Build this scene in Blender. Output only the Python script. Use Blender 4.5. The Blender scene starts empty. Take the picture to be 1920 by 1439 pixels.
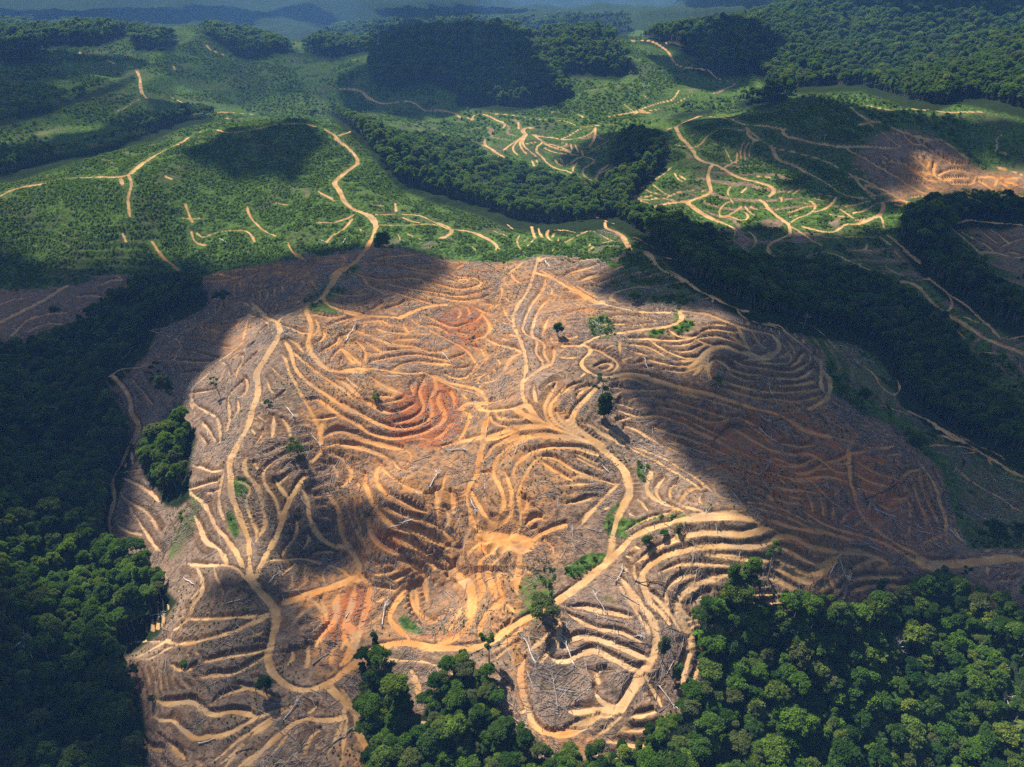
import bpy, math, random
import numpy as np
from mathutils import Vector, Matrix

# ---------------------------------------------------------------- camera, sky, sun, exposure
S = bpy.context.scene
CAM_H, PITCH, FPX = 250.0, math.radians(31.5), 1371.0
cam_d = bpy.data.cameras.new('camera')
cam_d.sensor_width = 36.0
cam_d.lens = FPX / 1920.0 * 36.0
cam_d.clip_start = 1.0
cam_d.clip_end = 40000.0
cam = bpy.data.objects.new('camera', cam_d)
cam.location = (0, 0, CAM_H)
cam.rotation_euler = (math.pi / 2 - PITCH, 0, 0)
S.collection.objects.link(cam)
S.camera = cam

SUN_EL, SUN_AZ = math.radians(53), math.atan2(-0.62, 0.78)      # azimuth from +Y towards +X
SUN_POS = Vector((math.sin(SUN_AZ) * math.cos(SUN_EL), math.cos(SUN_AZ) * math.cos(SUN_EL), math.sin(SUN_EL)))
world = bpy.data.worlds.new('World')
S.world = world
world.use_nodes = True
wn = world.node_tree
wn.nodes.clear()
sky = wn.nodes.new('ShaderNodeTexSky')
sky.sky_type = 'NISHITA'
sky.sun_disc = False
sky.sun_elevation = SUN_EL
sky.sun_rotation = SUN_AZ
sky.altitude = 300
bg = wn.nodes.new('ShaderNodeBackground')
bg.inputs['Strength'].default_value = 0.06
wo = wn.nodes.new('ShaderNodeOutputWorld')
wn.links.new(sky.outputs[0], bg.inputs[0])
wn.links.new(bg.outputs[0], wo.inputs[0])

sun_d = bpy.data.lights.new('sun', 'SUN')
sun_d.energy = 5.0
sun_d.angle = math.radians(0.6)
sun_d.color = (1.0, 0.94, 0.84)
sun = bpy.data.objects.new('sun', sun_d)
sun.rotation_euler = SUN_POS.to_track_quat('Z', 'Y').to_euler()
sun.location = (0, 0, 3000)
S.collection.objects.link(sun)

S.view_settings.view_transform = 'Standard'
S.view_settings.look = 'None'
S.view_settings.exposure = 1.2
S.view_settings.gamma = 1.0
S.render.engine = 'CYCLES'
S.cycles.use_denoising = False
S.cycles.denoiser = 'OPENIMAGEDENOISE'
S.cycles.denoising_input_passes = 'RGB_ALBEDO_NORMAL'
S.cycles.denoising_prefilter = 'NONE'
S.cycles.max_bounces = 6
S.cycles.diffuse_bounces = 3
S.cycles.transmission_bounces = 4
S.cycles.volume_bounces = 1
S.cycles.sample_clamp_indirect = 4.0

RNG = np.random.default_rng(7)
random.seed(7)

# ---------------------------------------------------------------- noise
def vnoise(x, y, seed):
    xi = np.floor(x).astype(np.int64); yi = np.floor(y).astype(np.int64)
    fx = (x - xi).astype(np.float32); fy = (y - yi).astype(np.float32)
    fx = fx * fx * (3 - 2 * fx); fy = fy * fy * (3 - 2 * fy)
    def h(a, b):
        n = (a * 374761393 + b * 668265263 + seed * 974711) & 0xffffffff
        n = ((n ^ (n >> 13)) * 1274126177) & 0xffffffff
        n = n ^ (n >> 16)
        return (n & 0xffff).astype(np.float32) / 32767.5 - 1.0
    a = h(xi, yi); b = h(xi + 1, yi); c = h(xi, yi + 1); d = h(xi + 1, yi + 1)
    return (a + (b - a) * fx) * (1 - fy) + (c + (d - c) * fx) * fy

def fbm(x, y, wl, octs, seed):
    s = 0.0; a = 1.0
    for o in range(octs):
        k = 2.0 ** o / wl
        c, n = math.cos(o * 1.3 + 0.4), math.sin(o * 1.3 + 0.4)
        s = s + a * vnoise((x * c - y * n) * k + 17.3 * o, (x * n + y * c) * k - 9.1 * o, seed + o)
        a *= 0.5
    return s

def sstep(a, b, x):
    t = np.clip((x - a) / (b - a), 0, 1)
    return t * t * (3 - 2 * t)

# ---------------------------------------------------------------- pixel <-> ray of the photograph (used to lay out the place)
SP, CP = math.sin(PITCH), math.cos(PITCH)
def rays(px, py):
    dx = (np.asarray(px, float) - 960) / FPX
    dy = (719.5 - np.asarray(py, float)) / FPX
    X = dx; Y = CP + dy * SP; Z = -SP + dy * CP
    hor = np.hypot(X, Y)
    return np.arctan2(X, Y), Z / hor                     # azimuth, slope

def project(x, y, z):
    dz = z - CAM_H
    f = y * CP - dz * SP
    u = y * SP + dz * CP
    f = np.where(f < 1.0, 1.0, f)
    return 960 + FPX * x / f, 719.5 - FPX * u / f

# ---------------------------------------------------------------- terrain heights
# (px, py, height) where height is read as metres above the datum, or ('d', distance)
K = 1.35
CTRL = '''520,600,27 480,720,18 440,880,10 470,1080,0 515,1150,-6 505,1240,-14 580,1290,-18 680,1235,-14 780,1210,-12 900,1210,-9
1030,1135,1 1140,1050,8 1190,920,18 1080,800,28 985,750,32 975,620,36 1005,490,34 700,420,32 630,500,30 580,560,29
860,1085,-16 820,1140,-14 640,1060,-12 600,1000,-6 620,960,-3 700,880,3 860,770,14 880,830,15 720,760,20 880,690,20 920,580,26 700,600,24 760,500,30
1000,900,20 940,860,17 900,960,11 740,900,14 700,960,10 980,1000,10 940,1130,-2 850,900,8
400,900,3 300,700,-8 210,700,-12 240,830,-20 200,950,-26 330,1100,-20 300,1200,-24 300,1350,-29 450,1350,-22 600,1400,-21 700,1420,-22 400,650,5 420,1020,-6 350,620,-4
100,700,-26 50,900,-36 100,1100,-34 80,1300,-32 0,1439,-32 0,640,-18
800,1350,-19 900,1439,-23 1040,1320,-9 1150,1250,-3 1250,1200,0 1200,1330,-9 1280,1050,14 1100,1400,-14 1350,1250,-9 1500,1300,-11 1800,1200,-8 1900,1439,-18 1400,1439,-19 1650,1130,-4
1350,970,27 1500,1010,20 1720,1050,6 1900,1045,4 1800,960,0 1700,850,8 1400,850,18 1250,720,28 1200,760,23 1280,600,40 1380,600,41 1340,690,31 1480,640,30 1540,740,15 1700,740,0 1850,860,-7 1900,950,-10
1150,560,33 1260,500,33 1200,640,35 1280,540,33
1000,400,8 1250,430,6 1500,560,0 1750,650,-6 1900,780,-12 850,300,14
540,225,70 640,260,62 670,310,50 630,345,46 660,395,40 400,240,62 240,330,50 100,340,40 0,365,34 480,225,70
450,330,38 400,420,24 200,450,18 50,480,4 450,480,16 150,520,2 60,570,-10 180,540,-6 880,430,30 800,380,29 950,470,33 1050,440,31 1140,415,33 1170,480,32 530,330,44 520,290,54
760,190,22 950,260,16 1080,300,10 1000,225,28 1140,230,22 1330,220,46 1280,270,36 1320,310,31 1430,350,22 1250,370,14 1470,420,10 1450,270,42
1480,180,84 1450,210,62 1600,270,46 1700,280,40 1850,330,14 1650,380,10 1600,330,26 1850,290,26 1900,360,10 1560,230,60
1830,420,16 1900,480,4 1780,420,18 1650,480,3 1750,520,-4 1900,620,-6'''
CTRL_D = '''540,190,1420 640,195,1280 400,170,1380 300,170,1300 150,250,1060 100,170,1250 0,250,1050 60,300,960 400,45,2150 280,72,1900 200,110,1600 0,140,1480 500,110,1700 620,100,1750 690,130,1430 480,150,1500
880,66,1480 760,72,1500 960,70,1560 850,190,1190 1000,195,1170 1100,80,1620 1100,150,1330 1180,90,1560 1200,120,1430
1500,12,1960 1700,100,1480 1600,160,1240 1850,186,1120 1920,10,1800 1920,60,1560 1350,110,1560 1400,55,1880 1820,200,1040 1900,215,1030 1700,30,1780 1250,80,1640 1280,150,1330 1350,170,1200
300,35,3100 800,35,3000 60,70,2500 600,75,2300 1000,45,2700 1230,62,2200 1300,30,2800 0,30,3100 100,0,4200 500,0,4300 900,0,4200 1250,2,5200 1100,15,3500 1420,0,3300 -300,200,1200 -300,600,480 -300,1000,320 2200,200,1100 2200,600,520 2200,1000,320 -300,40,2800 2200,20,2000'''

pts = []
for tok in CTRL.split():
    x, y, z = [float(v) for v in tok.split(',')]
    z = z * (K if y > 475 else 1.15)
    th, sl = rays(x, y)
    pts.append((float(th), math.log((z - CAM_H) / float(sl)), z))
for tok in CTRL_D.split():
    x, y, d = [float(v) for v in tok.split(',')]
    th, sl = rays(x, y)
    pts.append((float(th), math.log(d), CAM_H + d * float(sl)))
for i in range(-4, 5):
    th = i * 0.22
    pts.append((th, math.log(105), -30.0))
    pts.append((th, math.log(60), -32.0))
    pts.append((th, math.log(6500), -60.0 + 40 * (i % 3)))
    pts.append((th, math.log(9000), 60.0 + 40 * ((i * 7) % 4)))
    pts.append((th, math.log(14000), 150.0 + 50 * ((i * 5) % 3)))
pts = np.array(pts)
def tps_u(d2):
    return 0.5 * d2 * np.log(d2 + 1e-9)
A = pts[:, :2]; n = len(A)
d2 = ((A[:, None] - A[None]) ** 2).sum(-1)
Kmat = tps_u(d2) + np.eye(n) * 0.0025
Pm = np.c_[np.ones(n), A]
M = np.zeros((n + 3, n + 3)); M[:n, :n] = Kmat; M[:n, n:] = Pm; M[n:, :n] = Pm.T
W = np.linalg.solve(M, np.r_[pts[:, 2], 0, 0, 0])
def tps(th, lr):
    out = np.zeros(th.shape)
    for k in range(n):
        out += W[k] * tps_u((th - A[k, 0]) ** 2 + (lr - A[k, 1]) ** 2)
    return out + W[n] + W[n + 1] * th + W[n + 2] * lr

# polar grid: denser where the ground is seen at a steeper angle
TH_MAX = math.radians(57)
NC, NR = 1760, 1380
TH = np.r_[-math.pi, np.linspace(-math.radians(165), -TH_MAX - 0.1, 14), np.linspace(-TH_MAX, TH_MAX, NC), np.linspace(TH_MAX + 0.1, math.radians(165), 14), math.pi]
AL = np.r_[np.linspace(math.radians(82), math.radians(68), 40)[:-1], np.linspace(math.radians(68), math.radians(3.2), NR), np.linspace(math.radians(3.2), math.radians(0.95), 70)[1:]]
RR = CAM_H / np.tan(AL)
nr, nc = len(RR), len(TH)
def upsample(C, src, dst):                                # cubic resampling along axis 0
    i = np.clip(np.searchsorted(src, dst) - 1, 0, len(src) - 2)
    t = ((dst - src[i]) / (src[i + 1] - src[i]))[:, None]
    g = np.gradient(C, src, axis=0)
    h = (src[i + 1] - src[i])[:, None]
    t2, t3 = t * t, t * t * t
    return (2 * t3 - 3 * t2 + 1) * C[i] + (t3 - 2 * t2 + t) * h * g[i] + (3 * t2 - 2 * t3) * C[i + 1] + (t3 - t2) * h * g[i + 1]
cl = np.linspace(math.log(RR[0]) - 1e-6, math.log(RR[-1]) + 1e-6, 230)
ct = np.linspace(-TH_MAX, TH_MAX, 240)
CT, CL = np.meshgrid(ct, cl)
coarse = tps(CT, CL)
tmp = upsample(coarse, cl, np.log(RR))
H = upsample(tmp.T, ct, np.clip(TH, -TH_MAX, TH_MAX)).T
del tmp, coarse
RG, TG = np.meshgrid(RR, TH, indexing='ij')
X = (RG * np.sin(TG)).astype(np.float32); Y = (RG * np.cos(TG)).astype(np.float32)
r1 = sstep(700, 1300, RG); r2 = sstep(1800, 3000, RG)
H = H + 1.6 * (1 - r2) * fbm(X, Y, 52, 3, 3) + r1 * (20 * fbm(X, Y, 330, 2, 11) - 17 * np.abs(fbm(X, Y, 190, 2, 14))) + r2 * (55 * fbm(X, Y, 900, 3, 21) - 45 * np.abs(fbm(X, Y, 520, 2, 24)))
g_ = sstep(430, 620, RG) * (1 - r2)
H = H + g_ * (4.5 * fbm(X, Y, 130, 2, 31) - 5.5 * np.abs(fbm(X, Y, 75, 2, 35)))
H = H.astype(np.float32)

def sampler(F):
    def f(x, y):
        th = np.arctan2(x, y); r = np.hypot(x, y)
        fi = np.interp(th, TH, np.arange(nc)); fj = np.interp(r, RR, np.arange(nr))
        i = np.clip(fi.astype(int), 0, nc - 2); j = np.clip(fj.astype(int), 0, nr - 2)
        u = fi - i; v = fj - j
        return (F[j, i] * (1 - u) + F[j, i + 1] * u) * (1 - v) + (F[j + 1, i] * (1 - u) + F[j + 1, i + 1] * u) * v
    return f

def unproject(px, py, F=None):
    """first point of the ground met by the sight line through a pixel"""
    F = H if F is None else F
    th, sl = rays(px, py)
    th = np.atleast_1d(th); sl = np.atleast_1d(sl)
    fi = np.interp(th, TH, np.arange(nc)); i = np.clip(fi.astype(int), 0, nc - 2); u = fi - i
    out = np.full(len(th), 4500.0)
    for s in range(0, len(th), 4000):
        e = slice(s, s + 4000)
        prof = F[:, i[e]] * (1 - u[e]) + F[:, i[e] + 1] * u[e]           # rows x rays
        zr = CAM_H + RR[:, None] * sl[e][None]
        below = zr <= prof
        k = np.argmax(below, 0); ok = below.any(0) & (k > 0)
        kk = np.clip(k, 1, nr - 1); c = np.arange(prof.shape[1])
        g0 = zr[kk - 1, c] - prof[kk - 1, c]; g1 = zr[kk, c] - prof[kk, c]
        t = np.clip(g0 / np.where(np.abs(g0 - g1) < 1e-9, 1, g0 - g1), 0, 1)
        rr = RR[kk - 1] + (RR[kk] - RR[kk - 1]) * t
        out[e] = np.where(ok, rr, 4500.0)
    return out * np.sin(th), out * np.cos(th)

# ---------------------------------------------------------------- land cover maps, outlined on the photograph
MS, MX, MY, MW, MH = 2.0, -300, -160, 1260, 880         # map cell, origin, size
def parse(s):
    return [tuple(float(v) for v in t.split(',')) for t in s.split()]
def raster(poly, blur=3):
    m = np.zeros((MH, MW), np.float32)
    P = np.array(poly); xs = (P[:, 0] - MX) / MS; ys = (P[:, 1] - MY) / MS
    y0, y1 = max(0, int(ys.min())), min(MH - 1, int(ys.max()) + 1)
    x2, y2 = np.roll(xs, -1), np.roll(ys, -1)
    for yy in range(y0, y1 + 1):
        yc = yy + 0.5
        c = (ys <= yc) != (y2 <= yc)
        if not c.any(): continue
        xc = np.sort(xs[c] + (yc - ys[c]) / (y2[c] - ys[c]) * (x2[c] - xs[c]))
        for a, b in zip(xc[::2], xc[1::2]):
            m[yy, max(0, int(round(a))):max(0, min(MW, int(round(b))))] = 1
    return blurmap(m, blur)
def blurmap(m, b):
    b = int(b)
    if b < 1: return m
    for _ in range(2):
        for ax in (0, 1):
            p = np.pad(m, [(b + 1, b) if a == ax else (0, 0) for a in (0, 1)], mode='edge')
            c = np.cumsum(p, axis=ax)
            m = (np.take(c, range(2 * b + 1, c.shape[ax]), ax) - np.take(c, range(0, c.shape[ax] - 2 * b - 1), ax)) / (2 * b + 1)
    return m
def lookup(m, px, py):
    fx = np.clip((px - MX) / MS - 0.5, 0, MW - 1.001); fy = np.clip((py - MY) / MS - 0.5, 0, MH - 1.001)
    i = fx.astype(np.int32); j = fy.astype(np.int32); u = fx - i; v = fy - j
    return (m[j, i] * (1 - u) + m[j, i + 1] * u) * (1 - v) + (m[j + 1, i] * (1 - u) + m[j + 1, i + 1] * u) * v
def paint(base, items):
    m = np.full((MH, MW), base, np.float32)
    for val, blur, s in items:
        a = raster(parse(s), blur)
        m = m * (1 - a) + val * a
    return m

FOREST = [
 '-300,600 0,640 60,630 140,602 165,577 205,547 230,537 258,516 300,509 345,510 383,522 386,545 368,562 330,577 290,597 275,622 268,640 245,660 218,690 190,705 190,725 222,770 240,800 238,840 222,880 203,930 196,980 190,1002 215,1012 262,1018 288,1060 322,1096 298,1130 288,1160 250,1185 215,1205 225,1240 250,1275 258,1320 264,1370 262,1439 262,1600 -300,1600',
 '252,832 262,818 300,800 312,782 338,768 358,772 360,792 350,830 346,870 352,900 322,922 300,920 285,890 258,866',
 '672,1225 700,1216 728,1232 742,1252 752,1268 764,1295 772,1318 784,1320 796,1285 806,1262 822,1238 850,1228 880,1232 908,1242 928,1270 944,1320 985,1362 1010,1398 1050,1412 1100,1390 1160,1388 1200,1372 1262,1330 1288,1300 1310,1272 1320,1235 1306,1180 1312,1140 1330,1112 1352,1078 1375,1070 1412,1066 1436,1096 1480,1104 1520,1108 1560,1114 1590,1132 1640,1108 1700,1098 1740,1082 1790,1098 1850,1102 2200,1108 2200,1600 690,1600 684,1439 680,1400 672,1330',
 '600,188 640,202 700,228 760,248 800,250 850,258 892,268 905,290 960,300 1010,318 1080,334 1128,345 1148,312 1150,270 1165,242 1200,236 1238,250 1252,300 1202,345 1172,372 1250,396 1300,412 1330,424 1350,440 1365,470 1400,475 1440,482 1480,476 1520,486 1580,496 1640,510 1700,536 1722,560 1775,592 1800,640 1830,670 1850,720 1920,760 2200,900 2200,980 1920,850 1860,830 1790,800 1740,765 1700,730 1675,675 1650,640 1600,618 1500,596 1420,576 1340,536 1290,512 1256,470 1205,434 1150,404 1100,412 1040,416 960,408 900,384 800,356 740,330 712,296 680,256 622,212',
 '1690,388 1722,374 1760,368 1830,356 1870,362 1920,372 2200,420 2200,470 1920,402 1890,412 1830,408 1782,414 1776,432 1790,452 1830,482 1870,520 1920,552 2200,640 2200,700 1920,612 1850,580 1770,530 1730,492 1690,440',
 '690,118 702,90 760,70 820,62 900,74 960,66 1000,80 1080,68 1150,80 1200,108 1160,140 1100,132 1050,130 1078,172 1040,186 960,198 900,192 850,182 860,162 800,145 740,158 700,148',
 '1190,70 1240,45 1300,38 1400,22 1500,-6 1600,-40 2200,-60 2200,230 1920,203 1850,186 1800,178 1760,194 1700,185 1620,158 1580,158 1500,162 1440,152 1400,112 1340,112 1290,92 1220,72',
 '1380,178 1420,166 1480,160 1482,176 1440,188 1390,192', '1248,208 1280,196 1340,188 1342,200 1300,206 1252,212', '1300,112 1340,106 1400,112 1410,130 1350,136 1310,128',
 '365,46 400,40 450,50 520,66 560,86 580,96 520,96 460,108 420,84 390,66', '240,62 300,52 328,66 326,88 250,88', '0,92 60,90 100,96 70,110 0,112', '560,92 640,74 700,70 700,92 620,106',
 '-300,230 0,196 90,178 160,158 250,126 252,142 170,172 80,198 0,220 -300,260',
 '-300,330 0,300 60,280 160,262 240,240 300,212 330,202 400,200 402,214 340,226 280,248 180,272 60,308 20,322 -300,335',
 '-300,-20 0,20 250,44 360,60 240,58 200,76 0,86 -300,110', '560,80 640,40 900,30 1180,24 1180,62 1000,62 960,62 820,60 700,72 640,90',
]
# bare, cleared ground (0) among the green (1)
GREEN = paint(1.0, [
 (0.0, 3, '385,518 470,500 560,488 640,476 700,462 770,470 850,490 940,494 1000,482 1060,484 1130,492 1180,520 1150,545 1240,570 1330,560 1400,600 1470,608 1540,660 1560,740 1600,760 1690,810 1760,880 1785,960 1810,1030 2200,1028 2200,1150 1500,1160 1340,1300 1300,1400 1000,1450 640,1600 240,1600 230,1220 190,1000 240,820 185,705 270,630 300,590'),
 (0.0, 3, '-300,545 60,542 110,545 170,528 235,516 245,540 200,560 150,605 60,640 -300,660'),
 (0.55, 6, '1150,500 1200,485 1260,515 1330,548 1330,570 1260,575 1180,575 1130,545'),
 (0.5, 8, '1400,585 1500,600 1600,640 1680,700 1740,790 1920,900 2200,1000 2200,1030 1830,1020 1790,960 1770,880 1700,800 1600,750 1570,700 1540,650 1470,605'),
 (0.5, 8, '1330,470 1450,440 1560,440 1700,450 1760,520 1850,590 1920,630 2200,700 2200,760 1900,700 1780,580 1700,530 1560,480'),
 (0.35, 6, '1590,300 1640,245 1700,230 1790,265 1835,310 1930,315 2200,330 2200,380 1720,372 1690,395 1650,370'),
 (0.4, 6, '1780,415 1850,416 2200,430 2200,600 1920,545 1840,480'),
 (0.66, 10, '895,255 960,210 1080,235 1150,260 1130,340 1000,320 900,290'), (0.7, 8, '1190,350 1300,300 1450,330 1660,380 1680,420 1500,430 1300,410'),
 (1.0, 3, '1062,1062 1100,1040 1142,1030 1130,1050 1085,1085 1062,1085'), (1.0, 3, '1150,955 1160,940 1172,945 1158,985 1140,1005 1136,985'), (1.0, 3, '1192,885 1198,870 1212,872 1208,900 1202,915'),
 (1.0, 3, '1156,990 1170,970 1180,985 1172,1010 1158,1005'), (0.9, 3, '985,1150 1020,1110 1050,1105 1040,1125 1010,1150 960,1180 945,1185'), (1.0, 3, '440,905 452,895 462,905 455,930 450,945 440,925'),
 (0.9, 3, '425,960 440,955 452,990 460,1020 445,1015 430,985'), (1.0, 3, '442,860 448,865 462,905 455,910'), (0.8, 3, '455,915 468,920 478,980 480,1010 468,985'), (1.0, 3, '1205,620 1248,612 1250,630 1215,632'), (1.0, 3, '1258,610 1300,600 1308,618 1280,626 1265,625'),
 (0.8, 3, '1255,585 1275,580 1280,595 1265,605'), (0.8, 3, '1110,610 1150,605 1155,618 1125,622'), (0.8, 3, '740,1160 760,1150 795,1180 800,1195 760,1185'), (0.9, 3, '820,1180 850,1182 840,1195'), (0.9, 3, '785,1190 805,1185 800,1198'),
 (0.7, 2, '1130,980 1300,965 1305,972 1220,985 1180,1000 1145,1015'), (0.6, 3, '1090,590 1140,580 1160,640 1110,640'), (0.5, 4, '960,1080 1040,1060 1050,1110 980,1160'), (0.6, 3, '540,560 600,530 660,490 690,500 640,560 600,575'), (0.75, 2, '575,580 600,565 640,575 640,590 590,590'),
 (0.5, 4, '345,930 380,900 390,960 340,1060 300,1060 320,990'), (0.35, 6, '280,600 420,600 430,640 340,640'), (0.4, 5, '500,820 600,830 600,870 520,870'),
])
FLOOR = None
ORANGE = paint(0.12, [
 (0.48, 12, '560,480 700,470 1000,480 1100,800 1060,1000 1000,1200 760,1210 640,1100 600,900 560,700'),
 (0.15, 6, '960,500 1010,490 1060,700 1000,760 980,700'),
 (0.75, 8, '700,490 940,490 950,580 860,600 740,540'), (0.9, 4, '930,500 960,490 1000,520 960,560 930,540'), (0.8, 8, '760,560 920,560 930,640 900,700 820,690 780,640'),
 (1.0, 6, '720,735 770,700 830,700 868,760 862,815 790,850 740,848 700,820 690,770'), (0.7, 10, '600,720 700,720 720,850 620,850 570,760'), (0.65, 8, '600,600 640,640 760,690 880,700 900,660 760,600'), (0.6, 8, '1000,500 1100,500 1120,600 1010,700'), (0.75, 6, '700,870 900,850 860,940 760,980'),
 (0.95, 6, '640,905 700,870 730,900 700,960 680,980'), (0.95, 8, '690,960 740,960 790,1040 740,1070 690,1040'), (1.0, 5, '640,1085 700,1085 700,1130 680,1190 640,1220 600,1210 620,1130'),
 (0.95, 6, '560,1090 650,1070 660,1090 600,1140 540,1130'), (0.9, 6, '700,1165 740,1150 790,1180 880,1190 900,1210 760,1215 700,1200'), (0.85, 6, '880,1050 960,1050 960,1150 900,1200 860,1190 870,1120'),
 (0.7, 4, '985,900 1010,890 1050,950 1030,970 980,960'), (0.65, 6, '890,990 1060,985 1050,1030 900,1080 870,1070'), (0.5, 14, '1180,720 1500,720 1760,900 1800,1060 1500,1090 1400,960 1250,800'),
 (0.9, 5, '980,1360 1060,1370 1140,1390 1080,1420 1010,1400'), (0.9, 4, '960,1190 985,1190 990,1300 970,1340 958,1260'), (0.7, 8, '640,1400 720,1380 720,1439 640,1439'),
 (0.7, 6, '1680,300 1800,290 1920,330 1920,400 1700,400'), (0.6, 6, '1640,360 1720,360 1700,400 1650,400'), (0.85, 4, '360,620 440,600 470,610 440,680 430,660'),
 (0.6, 8, '260,480 680,440 720,470 560,520 390,540'), (0.6, 4, '580,1220 700,1215 690,1260 600,1290'),
])
RED = paint(0.0, [(1.0, 7, '745,740 800,710 850,720 866,770 858,815 800,840 750,840 730,790'), (0.6, 6, '800,580 920,570 920,640 880,680 830,640'), (0.8, 5, '640,1105 700,1090 690,1180 650,1210 600,1200'), (0.6, 6, '690,980 760,990 760,1050 700,1040'),
 (0.5, 10, '1200,740 1560,760 1760,900 1790,1050 1480,1050 1380,940'), (0.6, 3, '790,1185 880,1180 860,1205 780,1205'), (0.6, 6, '1690,760 1760,790 1740,800 1690,775'), (0.5, 6, '1850,630 1920,640 1920,690 1860,650'), (0.4, 8, '400,500 640,470 700,480 560,540 390,545'), (0.5, 5, '990,1380 1100,1390 1060,1415')])
PALE = paint(0.0, [(0.8, 8, '300,720 420,640 460,600 520,640 460,800 430,900 440,1060 380,1130 330,1150 240,1040 215,900 270,860'), (0.5, 8, '640,820 760,850 700,890'), (0.6, 10, '960,480 1010,490 1060,720 1000,780 900,740 940,680'), (0.5, 8, '1120,1080 1300,1080 1290,1300 1000,1370 930,1250 1050,1160'), (0.6, 6, '220,1200 330,1170 330,1220 240,1270'), (0.5, 8, '-300,540 230,520 150,610 -300,640'),
 (0.4, 10, '700,1250 790,1230 780,1310 760,1300'), (0.5, 5, '800,1100 870,1080 880,1140 820,1150')])
CHAR = paint(0.0, [(0.9, 4, '985,1230 1060,1235 1080,1260 1060,1280 1010,1290 985,1265'), (0.8, 3, '1000,880 1020,868 1022,895 1008,910'), (0.6, 8, '420,1090 520,1080 540,1130 470,1150 400,1140'), (0.8, 8, '500,950 690,940 700,1040 600,1080 500,1060'), (0.5, 6, '400,1250 480,1240 470,1330 400,1330'), (0.5, 10, '1450,780 1560,800 1640,880 1600,960 1500,930'), (0.7, 3, '1120,1250 1140,1270 1170,1320 1150,1310 1125,1280'), (0.5, 8, '700,960 800,980 860,1060 800,1060 720,1020'), (0.5, 5, '590,1260 700,1210 700,1250 610,1290')])

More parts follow.
